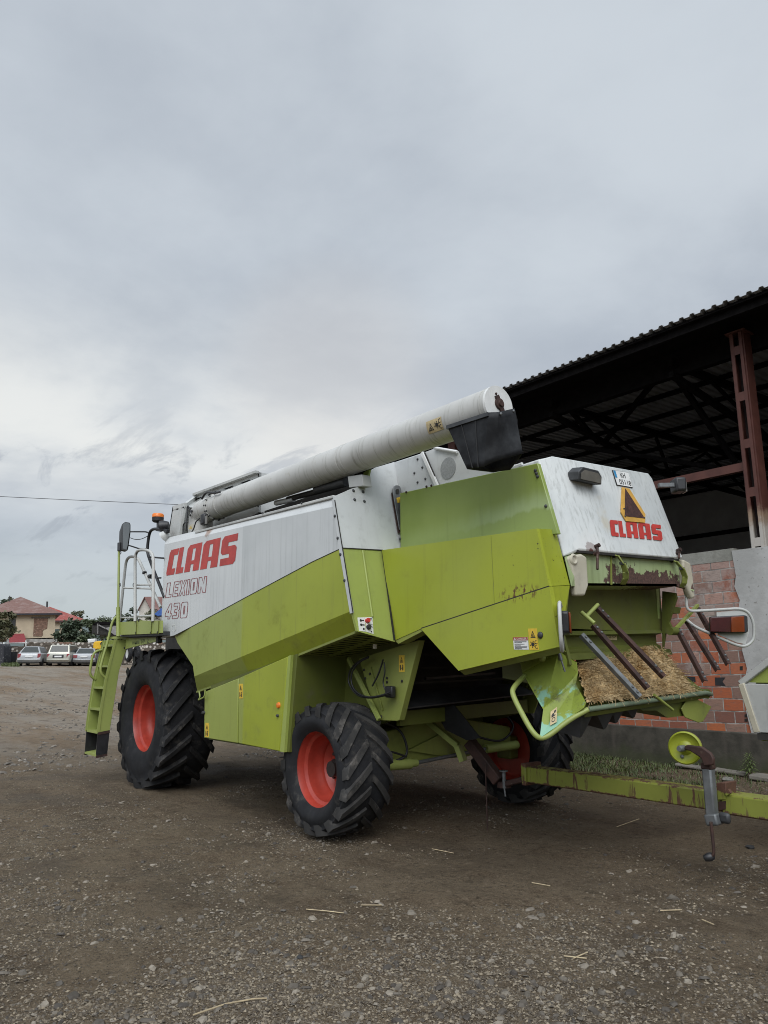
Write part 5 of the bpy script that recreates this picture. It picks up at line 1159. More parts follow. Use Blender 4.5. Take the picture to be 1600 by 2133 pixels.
# rusty lattice column on the wall and the horizontal arm
def mcol():
    t = NT('red_oxide_column'); s = t.sep()
    col = t.mix(t.rng(t.noise(5, 6), .35, .7), (.070, .021, .014), (.098, .032, .022))
    e = t.math('ADD', s[2], t.math('MULTIPLY', t.math('SUBTRACT', t.noise(9, 6, None, .7), .5), .35))
    col = t.mix(t.rng(e, 3.66, 3.5), col, (.26, .18, .12)); col = t.mix(t.rng(e, 3.50, 3.28), col, (.42, .39, .35))
    return t.out(col, .65)
MC = mcol()
ct, cbm = oY(1533, 676, YW), oY(1575, 1138, YW)
xc = (ct.x+cbm.x)/2
co = empty('column', (xc, YW+.12, cbm.z), sd)
wl = oY(1518, 700, YW).x; 
cw = .085
m = MB()
for dx in (-cw+.022, cw-.022): m.bb((xc+dx-.022, YW, cbm.z-.2), (xc+dx+.022, YW+.025, EZ-.17))
z = cbm.z; k = 0
while z < EZ-.4:
    m.bb((xc-cw+.044, YW+.002, z), (xc+cw-.044, YW+.020, z+(.13 if k else .12))); z += .70; k += 1
m.build('lattice_face', MC, co)
m = MB(); m.bb((xc+cw-.0, YW+.026, cbm.z-.2), (xc+cw+.02, YW+.24, EZ-.17)); m.bb((xc-cw-.02, YW+.026, cbm.z-.2), (xc-cw, YW+.24, EZ-.17)); m.build('column_flange', MC, co)
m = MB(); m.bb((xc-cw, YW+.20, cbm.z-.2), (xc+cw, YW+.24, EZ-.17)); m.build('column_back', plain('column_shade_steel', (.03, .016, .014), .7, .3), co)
m = MB(); m.bb((xc-.14, YW-.03, EZ-.19), (xc+.14, YW+.3, EZ-.165)); m.build('cap_plate', MC, co)
a = oY(1402, 1003, YW+.1); m = MB(); m.bb((a.x-2.5, YW+.08, a.z-.06), (xc-cw-.02, YW+.18, a.z+.06)); m.build('cross_arm', MC, sd)
for xx in (xc+4.2, xc-6.0):
    m = MB(); m.bb((xx-.1, YW, cbm.z-.2), (xx+.1, YW+.24, EZ-.17)).build('column', MC, sd)
# hollow brick wall on a concrete plinth with a plaster pier
ZB, ZT = .585, 3.06
def mbrick():
    t = NT('hollow_brick_wall'); s = t.sep(); cx = t.n('CombineXYZ'); t.l(s[0], cx.inputs[0]); t.l(t.math('ADD', s[2], t.math('MULTIPLY', s[0], -.012)), cx.inputs[1])
    wob = t.n('VectorMath'); wob.operation = 'MULTIPLY_ADD'; t.l(t.noise(4, 3, None, .5, 0, True), wob.inputs[0]); wob.inputs[1].default_value = (.022, .022, 0); t.l(cx.outputs[0], wob.inputs[2])
    b = t.n('TexBrick'); b.offset = .5; b.inputs['Scale'].default_value = 1; b.inputs['Brick Width'].default_value = .285; b.inputs['Row Height'].default_value = .163
    b.inputs['Mortar Size'].default_value = .009; b.inputs['Mortar Smooth'].default_value = .3; b.inputs['Color1'].default_value = (0, 0, 0, 1); b.inputs['Color2'].default_value = (1, 1, 1, 1); b.inputs['Mortar'].default_value = (.5, .5, .5, 1); b.inputs['Bias'].default_value = 0
    t.l(wob.outputs[0], b.inputs['Vector'])
    r = b.outputs['Color']; fac = b.outputs['Fac']
    cr = t.n('ValToRGB'); t.l(r, cr.inputs[0]); e = cr.color_ramp; e.interpolation = 'CONSTANT'
    cols = [(0, (.25, .085, .05)), (.14, (.36, .10, .042)), (.28, (.20, .085, .06)), (.42, (.38, .12, .055)), (.55, (.27, .16, .12)), (.68, (.30, .10, .058)), (.8, (.22, .13, .10)), (.9, (.42, .125, .045))]
    e.elements[0].position = 0; e.elements[0].color = (*cols[0][1], 1); e.elements[1].position = cols[1][0]; e.elements[1].color = (*cols[1][1], 1)
    for p, c in cols[2:]: el = e.elements.new(p); el.color = (*c, 1)
    col = cr.outputs[0]
    # mortar smears and whitewash, heavier towards the top
    sm = t.math('ADD', t.noise(2.4, 8, None, .68), t.math('MULTIPLY', t.math('SUBTRACT', s[2], 1.9), .13))
    col = t.mix(t.math('MULTIPLY', t.rng(sm, .47, .62), .55), col, (.36, .32, .29))
    col = t.mix(t.math('MULTIPLY', t.rng(t.noise(7, 7, t.mp((1, 1, 2.4)), .7), .52, .68), .5), col, (.14, .115, .10))
    col = t.mix(t.math('MULTIPLY', t.rng(t.noise(60, 3, t.mp((.3, .3, 1))), .4, .7), .25), col, (.10, .06, .05))
    col = t.mix(t.rng(fac, .3, .7), col, t.mix(t.rng(t.noise(9, 5), .35, .65), (.38, .35, .32), (.16, .14, .125)))
    h = t.math('SUBTRACT', t.math('MULTIPLY', t.noise(30, 5), .25), fac)
    return t.out(col, .85, nrm=t.bump(h, .6, .012))
m = MB(); xp = oY(1527, 1160, YW).x+.02
m.bb((X0R-3.6, YW+.01, ZB), (XS1, YW+.24, ZT-.14)); bw = m.build('brick_wall', mbrick(), sd)
# jagged plaster pier edge
pl_ = [(1524, 1147), (1533, 1200), (1530, 1222), (1541, 1250), (1536, 1285), (1549, 1320), (1546, 1355), (1556, 1392), (1551, 1420), (1558, 1450), (1554, 1480), (1566, 1530), (1567, 1542)]
m = MB(); pp = [oY(u, v, YW-.012) for u, v in pl_]; m.prism(pp+[V((pp[0].x+1.1, YW-.012, ZB-.02)), V((pp[0].x+1.1, YW-.012, pp[0].z))], (0, .02, 0))
def mplast():
    t = NT('grey_cement_plaster'); col = t.mix(t.rng(t.noise(2.5, 7, None, .6), .35, .68), (.33, .325, .31), (.43, .425, .41))
    col = t.mix(t.math('MULTIPLY', t.rng(t.noise(18, 6), .62, .72), .7), col, (.16, .15, .13)); col = t.mix(t.rng(t.noise(30, 2), .74, .77), col, (.05, .045, .04))
    return t.out(col, .85, nrm=t.bump(t.noise(22, 6), .3, .01))
m.build('plaster_pier', mplast(), sd, recalc=True)
def mconc(name, a, b, moss=0):
    t = NT(name); col = t.mix(t.rng(t.noise(3, 8, None, .65), .32, .68), a, b); s = t.sep()
    col = t.mix(t.math('MULTIPLY', t.rng(t.noise(1, 5, t.mp((5, 5, .8))), .5, .75), .5), col, (.10, .085, .07))
    if moss: col = t.mix(t.math('MULTIPLY', t.rng(t.math('ADD', s[2], t.math('MULTIPLY', t.noise(4, 6), .5)), .62, .35), .6), col, (.045, .055, .02))
    return t.out(col, .9, nrm=t.bump(t.noise(25, 6), .4, .012))
m = MB(); m.bb((X0R-3.6, YW+.005, ZT-.14), (pp[0].x+.02, YW+.25, ZT+.03)).build('ring_beam', mconc('cement_ring_beam', (.19, .185, .16), (.27, .265, .235)), sd)
m = MB(); m.bb((X0R-3.6, YW-.06, -.3), (XS1, YW+.3, ZB)).build('plinth', mconc('mossy_concrete_plinth', (.032, .029, .022), (.075, .067, .053), 1), sd, bevel=.015)
# open cells of cut bricks beside the pier and two dark patches
for u, v, w, h in [(1530, 1204, 5, 14), (1537, 1226, 3, 8), (1541, 1388, 6, 8), (1551, 1488, 6, 6), (1551, 1497, 6, 6)]:
    m = MB(); P = [oY(u+a, v+b, YW+.006) for a, b in ((0, 0), (w, -.5), (w, h), (0, h))]; m.prism(P, (0, .003, 0)).build('brick_cell', M['dark'], sd, recalc=True)
TAR = plain('tar_patch', (.022, .022, .024), .6, .3)
for pg in ([(1420, 1408), (1448, 1410), (1449, 1420), (1436, 1424), (1422, 1419)], [(1489, 1411), (1511, 1411), (1505, 1420), (1512, 1429), (1490, 1428)]):
    m = MB(); m.prism(LY(YW+.007, *pg), (0, .003, 0)).build('tar_patch', TAR, sd, recalc=True)
# ------------------------------------------------------------------ ground
def gz(x, y):
    d = -x-5.0
    z = 0
    if d > 0: z += .0385*(math.sqrt(d*d+9)-3)
    if y > 2.2: z += .035*min(y-2.2, 3.2)*(1 if x > -3 else max(0, 1+(x+3)/4))
    return z + .030*math.exp(-((x-3.86)**2+(y+1.25)**2)/.7)
def gzn(x, y):
    z = gz(x, y); r = math.hypot(x-CAM.x, y-CAM.y); k = 1 if r < 30 else 30/r
    return z + (.03*noise.noise(V((x*.35, y*.35, 2)))+.012*noise.noise(V((x*1.4, y*1.4, 7)))+.014*noise.noise(V((x*3, y*3, 1)))+.010*noise.noise(V((x*8, y*8, 4))))*min(1, r/6+.4) - .012
m = MB(); rad = [0.2]; 
while rad[-1] < 2500: rad.append(rad[-1]*(1.018 if rad[-1] < 25 else 1.06) + .01)
vs = []; fs = []; angs = []; a = 0
az0 = math.atan2(HF.y, HF.x)
while a < 2*math.pi:
    angs.append(az0+math.pi+a); d = abs((a-math.pi)); a += math.radians(.45) if d < math.radians(36) else math.radians(4)
na = len(angs)
for r in rad:
    for t in angs: x = CAM.x+math.cos(t)*r; y = CAM.y+math.sin(t)*r; vs.append((x, y, gzn(x, y) if r < 120 else gz(CAM.x+math.cos(t)*min(r, 160), CAM.y+math.sin(t)*min(r, 160))))
for i in range(len(rad)-1):
    for k in range(na): fs.append((i*na+k, (i+1)*na+k, (i+1)*na+(k+1) % na, i*na+(k+1) % na))
m.add(vs, fs)
def mground():
    t = NT('wet_gravelly_dirt'); s = t.sep()
    big = t.noise(.55, 5, None, .6); mid = t.noise(2.2, 7, None, .65); fine = t.noise(75, 6, None, .75)
    dirt = t.mix(t.rng(mid, .32, .66), (.158, .110, .066), (.248, .184, .117))
    dirt = t.mix(t.rng(fine, .35, .75), t.mix(.6, dirt, (.03, .022, .016)), t.mix(.4, dirt, (.30, .25, .185)))
    gravm = t.rng(t.math('ADD', big, t.math('MULTIPLY', t.math('SUBTRACT', mid, .5), .7)), .42, .56)
    cell = t.vor(105, None, 'F1', 'Color'); cs = t.sep(cell)[0]
    stone = t.mix(t.math('POWER', cs, 1.6), (.045, .036, .027), (.25, .215, .17))
    sd_ = t.vor(105, None, 'F1', 'Distance')
    smask = t.math('MULTIPLY', t.rng(sd_, .42, .30), t.rng(t.sep(cell)[1], .35, .45))
    smask = t.math('MULTIPLY', smask, t.math('ADD', t.math('MULTIPLY', gravm, .8), .15))
    col = t.mix(smask, t.mix(t.math('MULTIPLY', gravm, .55), dirt, (.163, .126, .084)), stone)
    sp1 = t.noise(24, 6, None, .78); sp2 = t.noise(7, 7, None, .75)
    col = t.mix(t.math('MULTIPLY', t.rng(sp1, .46, .34), .75), col, (.03, .024, .018)); col = t.mix(t.math('MULTIPLY', t.rng(sp1, .56, .68), .65), col, (.32, .26, .19))
    col = t.mix(t.math('MULTIPLY', t.rng(sp2, .45, .33), .55), col, (.04, .032, .024)); col = t.mix(t.math('MULTIPLY', t.rng(sp2, .56, .68), .45), col, (.27, .215, .155))
    wet = t.math('MULTIPLY', t.rng(t.noise(.75, 7, t.mp((1, 1, 1), None, (4, 2, 0)), .62), .50, .64), .6)
    col = t.mix(wet, col, t.mix(.55, col, (.028, .021, .016)))
    tk = t.math('MULTIPLY', t.rng(t.noise(1, 5, t.mp((.13, 1.5, 1), None, (2, .3, 0), (0, 0, .12)), .6), .50, .62), .40); col = t.mix(tk, col, t.mix(.6, col, (.035, .027, .02)))
    # pale worn lanes far to the left
    lane = t.math('MULTIPLY', t.rng(s[0], 1, -12), .72)
    far = t.mix(t.rng(t.noise(.28, 8, t.mp((.35, 1.6, 1)), .72), .40, .60), (.25, .182, .122), (.325, .285, .235))
    far = t.mix(t.math('MULTIPLY', t.rng(t.noise(2.2, 8, None, .8), .5, .36), .6), far, (.06, .05, .04)); far = t.mix(t.math('MULTIPLY', t.rng(t.noise(3.1, 8, t.mp((1, 1, 1), None, (9, 3, 0)), .8), .54, .66), .6), far, (.34, .31, .27))
    col = t.mix(lane, col, far)
    rg = t.math('SUBTRACT', .88, t.math('MULTIPLY', wet, .40))
    h = t.math('ADD', t.math('MULTIPLY', smask, .8), t.math('ADD', t.math('MULTIPLY', fine, .6), t.math('ADD', t.math('MULTIPLY', mid, 1.0), t.math('MULTIPLY', t.math('ADD', sp1, sp2), 1.2))))
    return t.out(col, rg, nrm=t.bump(h, .9, .028), spec=.12)
GM = mground()
g = m.build('ground', GM, None, smooth=80); struct(g)
# loose stones and gravel
def stones(name, n, dens, smin, smax, mat, dmax, dmin=3.2, seed=1):
    R = random.Random(seed); m = MB(); k = 0; tries = 0
    base = [V((1, 0, 0)), V((-1, 0, 0)), V((0, 1, 0)), V((0, -1, 0)), V((0, 0, 1)), V((0, 0, -1))]
    fc = [(0, 2, 4), (2, 1, 4), (1, 3, 4), (3, 0, 4)]
    while k < n and tries < n*30:
        tries += 1
        r = dmin*(dmax/dmin)**R.random(); a = az0+math.radians(R.uniform(-31, 31))
        x = CAM.x+math.cos(a)*r; y = CAM.y+math.sin(a)*r
        if y > 4.85 or (-.9 < x < 1 and 1 < abs(y) < 1.7): continue
        sz0 = R.random() < .12
        w = noise.noise(V((x*.55, y*.55, 3.3)))+.6*noise.noise(V((x*1.7, y*1.7, 9)))
        if R.random() > dens*.85+1.2*w+(.03 if sz0 else 0): continue
        sz = smin+(smax-smin)*R.random()**4; z = gzn(x, y)
        c = V((x, y, z+sz*.12)); rot = Matrix.Rotation(R.uniform(0, 6.3), 3, 'Z') @ Matrix.Rotation(R.uniform(-.5, .5), 3, 'X')
        sc = V((R.uniform(.7, 1.4), R.uniform(.5, 1), R.uniform(.35, .8)))*sz
        if sz < .014:
            m.add([c+rot @ V((b.x*sc.x, b.y*sc.y, b.z*sc.z)) for b in base], fc)
        else:
            vs = []; 
            for b in [V((math.cos(q), math.sin(q), -.2)) for q in [j*1.047 for j in range(6)]]+[V((math.cos(q), math.sin(q), .75))*.62 for q in [j*1.257+.3 for j in range(5)]]:
                b = b*R.uniform(.75, 1.15); vs.append(c+rot @ V((b.x*sc.x, b.y*sc.y, b.z*sc.z*1.3)))
            tp = list(range(6, 11)); f = [tuple(tp)]
            for j in range(6):
                p = int(j*5/6); q = int(((j+1) % 6)*5/6) if j < 5 else 0
                f.append((j, (j+1) % 6, 6+q) if p == q else (j, (j+1) % 6, 6+q, 6+p))
            m.add(vs, f)
        k += 1
    o = m.build(name, mat, None); o['kind'] = 'stuff'; return o
def mstone(name, a, b):
    t = NT(name); c = t.math('POWER', t.n('NewGeometry').outputs['Random Per Island'], 1.8)
    col = t.mix(c, a, b); col = t.mix(t.math('MULTIPLY', t.noise(60, 4), .5), col, (.06, .05, .04)); return t.out(col, .75, nrm=t.bump(t.noise(70, 3), .3, .004))
stones('gravel', 135000, .5, .0035, .013, mstone('mixed_gravel', (.058, .044, .030), (.33, .272, .19)), 30, seed=3)
stones('pebbles', 2400, .45, .012, .034, mstone('grey_pebbles', (.05, .042, .034), (.30, .26, .205)), 16, seed=5)
# straw stalks on the yard
SM = plain('dry_stalk', (.40, .32, .20), .8, .2, 20)
for i, pts in enumerate([[(402, 2122), (470, 2097), (530, 2082), (556, 2080)], [(638, 1898), (680, 1901), (716, 1904)], [(752, 1886), (795, 1883)], [(900, 1768), (945, 1776)], [(1108, 1834), (1146, 1842)], [(1375, 1893), (1420, 1891)], [(1175, 1990), (1222, 1996)], [(1195, 1996), (1224, 1984)], [(1462, 1912), (1486, 1920)], [(1285, 1725), (1332, 1711)]]):
    m = MB(); P = []
    for u, v in pts: p = oZ(u, v, 0); P.append(V((p.x, p.y, gzn(p.x, p.y)+.010)))
    m.tube(P, .0035, 6); o = m.build('straw_stalk', SM, None, smooth=60)
    tag(o, 'thin dry straw stalk lying loose on the gravel yard', 'straw stalk', 'straw stalks lying on the yard')
# ------------------------------------------------------------------ verge by the wall: grass, weeds, slabs
def blade(m, p, h, R, w=.006, lean=.5):
    a = R.uniform(0, 6.283); d = V((math.cos(a), math.sin(a), 0)); s = V((-d.y, d.x, 0))*w
    q = p+UP*h*.55+d*h*lean*.3; t = p+UP*h*.9+d*h*lean
    m.add([p-s, p+s, q+s*.8, q-s*.8, t], [(0, 1, 2, 3), (3, 2, 4)])
def mleaf(name, a, b, sc=6, rough=.6):
    t = NT(name); col = t.mix(t.rng(t.noise(sc, 5, None, .6), .35, .66), a, b); t.b.inputs['Subsurface Weight'].default_value = 0
    return t.out(col, rough)
stones('scattered_stones', 3200, .5, .02, .058, mstone('yard_stone', (.08, .07, .058), (.30, .265, .22)), 45, 13, seed=8)
GR = mleaf('verge_grass', (.040, .058, .014), (.095, .120, .035), 5)
R = random.Random(11); m = MB()
for k in range(13000):
    x = R.uniform(1.6, 6.2); y = R.uniform(3.2, 4.92)
    w = noise.noise(V((x*1.1, y*1.6, 5)))+.45*(1-abs(y-4.3))-.12*max(0, x-3.5)
    if R.random() > .25+w: continue
    blade(m, V((x, y, gzn(x, y))), R.uniform(.02, .085), R, .005, .8)
o = m.build('verge_grass', GR, None); o['kind'] = 'stuff'
def weed(base, h, n, label, seed, grp=None):
    R = random.Random(seed); t = thing('weed_plant', label, 'weed', base, grp); m = MB(); base = V(base)
    m.tube([base, base+V((.01, 0, h*.5)), base+V((.0, .01, h))], [.006, .005, .002], 6); m.build('stem', GR, t, smooth=60)
    m = MB()
    for k in range(n):
        z = h*(.1+.9*k/n); a = k*2.4; l = h*(.55-.35*k/n)*R.uniform(.8, 1.2); d = V((math.cos(a), math.sin(a), 0)); s = V((-d.y, d.x, 0))*l*.09; p = base+UP*z
        m.add([p, p+d*l*.5+UP*l*.3+s, p+d*l*.5+UP*l*.3-s, p+d*l+UP*l*.1], [(0, 1, 3, 2)])
    m.build('foliage', mleaf('weed_leaf', (.05, .075, .02), (.10, .135, .04), 9), t); return t
p = oY(1563, 1612, 4.55); weed((p.x, p.y, gzn(p.x, p.y)), .30, 60, 'tall feathery green weed growing at the foot of the plinth under the white header', 3)
p = oY(1472, 1605, 4.6); weed((p.x, p.y, gzn(p.x, p.y)), .13, 30, 'small low green weed just behind the galvanised jockey leg', 4)
m = MB(); p = oY(1520, 1603, 4.45); R_ = Matrix.Rotation(.2, 3, 'Z') @ Matrix.Rotation(.08, 3, 'Y')
for i, (u, v, Y, sz, lb) in enumerate([(1520, 1598, 4.6, (.4, .2, .04), 'flat grey concrete slab lying beside the tall weed at the plinth'), (1596, 1606, 4.5, (.35, .3, .06), 'broken concrete slab cut off by the right edge near the plinth'), (1440, 1598, 4.7, (.4, .16, .04), 'thin flat slab lying against the plinth behind the jockey wheel')]):
    p = oY(u, v, Y); m = MB(); m.box((p.x, p.y, gzn(p.x, p.y)+.03), sz, R_); o = m.build('concrete_slab', mconc('slab_concrete', (.13, .12, .10), (.20, .185, .16)), None, bevel=.015); tag(o, lb, 'slab')
for i, (u, v, Y, r, lb) in enumerate([(1516, 1622, 4.1, .075, 'pale flattened stone lying in the gravel behind the drawbar clamp'), (1563, 1766, -.9, .035, 'single dark stone lying on bare dirt right of the crank handle'), (625, 1990, -4.1, .022, 'black stone lying alone on brown dirt in the lower centre foreground')]):
    p = oY(u, v, Y) if Y > 0 else oZ(u, v, 0); m = MB(); R = random.Random(i); c = V((p.x, p.y, gzn(p.x, p.y)+r*.3))
    vs = []; 
    for a in range(5):
        for b in range(9):
            th = math.pi*a/4; ph = 2*math.pi*b/9; d = V((math.sin(th)*math.cos(ph)*1.3, math.sin(th)*math.sin(ph), math.cos(th)*.55)); vs.append(c+d*r*(.85+.3*noise.noise(d*2+V((i*5, 0, 0)))))
    m.add(vs, [(a*9+b, a*9+(b+1) % 9, a*9+9+(b+1) % 9, a*9+9+b) for a in range(4) for b in range(9)])
    o = m.build('stone', plain('stone_grey', (.20, .19, .17) if i == 0 else (.03, .03, .03), .8, .3, 20), None, smooth=40, recalc=True); tag(o, lb, 'stone')
# ------------------------------------------------------------------ background: houses, stone wall, cars, trees
def lz(u, v, D): return oD(u, v, D)
def base_z(p): return gz(p.x, p.y)
def quadD(m, pts, D, dep): m.prism([oD(u, v, D) for u, v in pts], HF*dep); return m
def mroof(name, a, b, sc=3.2):
    t = NT(name); s = t.sep()
    w = t.n('TexWave'); w.bands_direction = 'Z'; w.inputs['Scale'].default_value = sc; w.inputs['Distortion'].default_value = 1.2; w.inputs['Detail'].default_value = 3; t.l(t.pos, w.inputs['Vector'])
    col = t.mix(t.rng(w.outputs['Fac'], .25, .8), a, b); col = t.mix(t.math('MULTIPLY', t.rng(t.noise(1.6, 6), .45, .7), .4), col, (.30, .24, .22))
    return t.out(col, .8, nrm=t.bump(w.outputs['Fac'], .5, .05))
def hip(m, eave, apex, z_e, z_a):
    """eave: 4 ground points (front-left, front-right, back-right, back-left), apex: 2 ridge points"""
    e = [V((p.x, p.y, z_e)) for p in eave]; a = [V((p.x, p.y, z_a)) for p in apex]
    m.add(e+a, [(0, 1, 4), (1, 2, 5, 4), (2, 3, 5), (3, 0, 4, 5), (3, 2, 1, 0)]); return m
STUC = plain('beige_stucco', (.40, .33, .235), .85, .10, 1.2)
# house with the brick patch
def RD(u, k=0): d = oD(u, 1387, 50)-CAM; d.z = 0; d = d.normalized(); return (d-HR*k).normalized()
D1 = 76
BD1 = RD(115, .06)
h1 = thing('stucco_house', 'beige two-storey house with weathered tiled hip roof and exposed brick patch', 'house', oD(55, 1375, D1))
m = MB(); m.prism([oD(u, v, D1) for u, v in [(-30, 1332), (114.5, 1328), (115.5, 1276), (-30, 1276)]], BD1*9); m.build('wall', STUC, h1, recalc=True)
m = MB(); m.prism([oD(u, v, D1-.25) for u, v in [(54, 1380), (120, 1380), (120, 1331), (54, 1331)]], BD1*8); m.build('concrete_storey', mconc('stained_concrete', (.22, .21, .19), (.34, .33, .31)), h1, recalc=True)
m = MB(); eL, eR = oD(-52, 1278, D1-.6), oD(129.5, 1277, D1-.6); bk_ = BD1*10.5; ap = oD(43, 1243, D1+4.5)
hip(m, [eL, eR, eR+bk_, eL+bk_], [ap, ap+BD1*1.2], eR.z, ap.z); rf = m.build('roof', mroof('weathered_tiles', (.115, .055, .044), (.225, .128, .105), 3.4), h1, recalc=True)
m = MB(); a_ = oD(98.5, 1262, D1+1.5); b_ = oD(98.5, 1253, D1+1.5); m.tube([a_-UP*.5, b_], .09, 8); m.build('chimney', M['darksteel'], rf)
m = MB(); a_ = oD(20.5, 1250, D1+3); m.tube([a_-UP*.6, oD(20.5, 1241, D1+3)], .05, 6); m.build('flue', M['darksteel'], rf)
m = MB(); m.prism([eL+UP*-.02, eR+UP*-.02, eR+UP*-.16+HF*.02, eL+UP*-.16+HF*.02], HF*.1); m.build('eave_board', plain('dark_eave_board', (.03, .03, .04), .8), h1, recalc=True)
def onwall(m, pts, D=D1): m.prism([oD(*b1(x, y), D-.04) for x, y in pts], HF*.06); return m
m = onwall(MB(), [(125, 560), (262, 556), (256, 738), (125, 742)]); m.build('window', M['ink'], h1, recalc=True)
def mpatch():
    t = NT('exposed_brickwork'); col = t.mix(t.rng(t.noise(3.5, 5, t.mp((1, 1, 2.5)), .7), .35, .65), (.10, .058, .04), (.20, .115, .08)); col = t.mix(t.rng(t.noise(5, 4, t.mp((1, 1, 2))), .6, .68), col, (.34, .27, .2)); return t.out(col, .9)
m = onwall(MB(), [(568, 545), (800, 545), (783, 715), (735, 728), (708, 760), (715, 820), (690, 845), (552, 842)]); m.build('brick_patch', mpatch(), h1, recalc=True)
m = onwall(MB(), [(515, 524), (832, 520), (828, 542), (518, 545)]); m.build('lintel', plain('grey_lintel', (.16, .14, .12), .9), h1, recalc=True)
m = MB(); p_ = [oD(*b1(165, 802), D1-.3), oD(*b1(402, 797), D1-.3), oD(*b1(442, 935), D1-1.9), oD(*b1(150, 948), D1-1.9)]; m.prism(p_, UP*-.05); m.build('awning', plain('red_awning', (.20, .028, .032), .7, .2), h1, recalc=True)
m = MB(); m.prism([oD(*b1(x, y), D1-.3) for x, y in [(570, 1015), (735, 1010), (735, 1190), (570, 1190)]], HF*.06); m.build('door', M['dark'], h1, recalc=True)
# second house
D2 = 96
BD2 = RD(170, .06)
h2 = thing('cream_house', 'cream house with bright red hip roof partly hidden by a dark tree', 'house', oD(145, 1370, D2))
m = MB(); m.prism([oD(u, v, D2) for u, v in [(80, 1360), (169, 1360), (170.5, 1292), (80, 1292)]], BD2*9); m.build('wall', plain('cream_stucco', (.45, .38, .28), .85, .1, 1), h2, recalc=True)
m = MB(); eL, eR = oD(60, 1293, D2-.6), oD(182, 1292, D2-.6); ap = oD(103, 1263.5, D2+4.5); hip(m, [eL, eR, eR+BD2*10.5, eL+BD2*10.5], [ap, ap+BD2*1.5], eR.z, ap.z); m.build('roof', mroof('red_tiles', (.22, .045, .035), (.30, .07, .055), 3), h2, recalc=True)
m = MB(); m.prism([eL+UP*-.02, eR+UP*-.02, eR+UP*-.2+HF*.02, eL+UP*-.2+HF*.02], HF*.1); m.build('eave_board', plain('brown_eave_board', (.06, .03, .03), .8), h2, recalc=True)
m = MB(); m.prism([oD(u, v, D2-.05) for u, v in [b1(918, 725), b1(985, 720), b1(985, 850), b1(915, 852)]], HF*.06); m.build('window', plain('green_window', (.05, .07, .07), .3), h2, recalc=True)
# third house with a gable
D3 = 90
h3 = thing('gabled_house', 'white gabled house with dull red roof seen between the white platform railings', 'house', oD(315, 1370, D3))
m = MB(); m.prism([oD(u, v, D3) for u, v in [(290, 1290), (290, 1268), (303, 1247), (334, 1290), (334, 1330), (290, 1330)]], HF*5); m.build('wall', plain('whitewash', (.50, .47, .42), .85, .1, 1), h3, recalc=True)
m = MB(); sR = HR*4.6
for (a_, b_) in (((287, 1270), (300.5, 1243)), ): m.prism([oD(*a_, D3-.3), oD(*b_, D3-.3), oD(*b_, D3-.3)+HF*6, oD(*a_, D3-.3)+HF*6], UP*-.12)
m.prism([oD(300.5, 1243, D3-.3), oD(344, 1243, D3-.3), oD(362, 1283, D3-1.0), oD(321, 1283, D3-1.0)], UP*-.12+HF*.1); m.build('roof', mroof('dull_red_tiles', (.16, .075, .065), (.24, .13, .115), 3), h3, recalc=True)
m = MB(); m.prism([oD(u, v, D3+2.2) for u, v in [(320, 1254), (350, 1238), (356, 1256)]], HF*3); m.build('dormer', plain('dark_dormer', (.05, .045, .04), .8), h3, recalc=True)
# lean-to with dark opening and pale corrugated sheets
D4 = 68
l1 = thing('lean_to', 'dark open lean-to with slipped pale corrugated sheets behind the stone wall', 'lean-to', oD(215, 1360, D4))
m = MB(); m.prism([oD(u, v, D4) for u, v in [(191, 1322), (192, 1302), (200, 1296), (262, 1298), (262, 1322)]], HF*4); m.build('shed_body', M['dark'], l1, recalc=True)
m = MB(); m.prism([oD(u, v, D4-.1) for u, v in [(192, 1301), (203, 1294.5), (262, 1297), (262, 1299)]], HF*4.2); m.build('roof', DS, l1, recalc=True)
m = MB(); m.prism([oD(u, v, D4-.3) for u, v in [(219, 1308), (262, 1300), (262, 1326), (238, 1322)]], UP*-.05+HF*.05); m.build('corrugated_sheet', plain('pale_corrugated_sheet', (.24, .23, .22), .8, .2, 6), l1, recalc=True)
m = MB(); m.bar(oD(203.5, 1299, D4-.2), oD(203.5, 1320, D4-.2), .09, .09).bar(oD(206, 1302, D4-.2), oD(222, 1310, D4-.2), .1, .1); m.build('timber_post', plain('grey_timber', (.20, .19, .18), .8), l1)
# rubble stone wall
D5 = 64
def mrub_():
    t = NT('rubble_stone_wall'); v_ = t.n('TexVoronoi'); v_.inputs['Scale'].default_value = 3.4; t.l(t.pos, v_.inputs['Vector'])
    c = t.sep(v_.outputs['Color'])[0]; col = t.mix(c, (.24, .20, .16), (.60, .57, .52)); col = t.mix(t.rng(v_.outputs['Distance'], .28, .5), col, (.08, .065, .05))
    col = t.mix(t.rng(t.math('ADD', t.noise(.7, 4), t.math('MULTIPLY', t.math('SUBTRACT', t.sep()[2], 3.4), .6)), .66, .74), col, (.17, .10, .07)); return t.out(col, .9, nrm=t.bump(v_.outputs['Distance'], .8, .1))
rw = MB(); nW = 90
for k in range(nW):
    u0_, u1_ = -60+k*5.2, -60+(k+1)*5.2
    def tv(u): return (1346 if u < 58 else 1338)+1.6*noise.noise(V((u*.08, 1, 1)))+1.2*noise.noise(V((u*.3, 4, 1)))
    rw.prism([oD(u0_, 1384, D5), oD(u1_, 1384, D5), oD(u1_, tv(u1_), D5), oD(u0_, tv(u0_), D5)], HF*.8)
tag(rw.build('stone_wall', mrub_(), None, recalc=True), 'long low wall of pale rubble stones behind the three parked cars', 'stone wall')
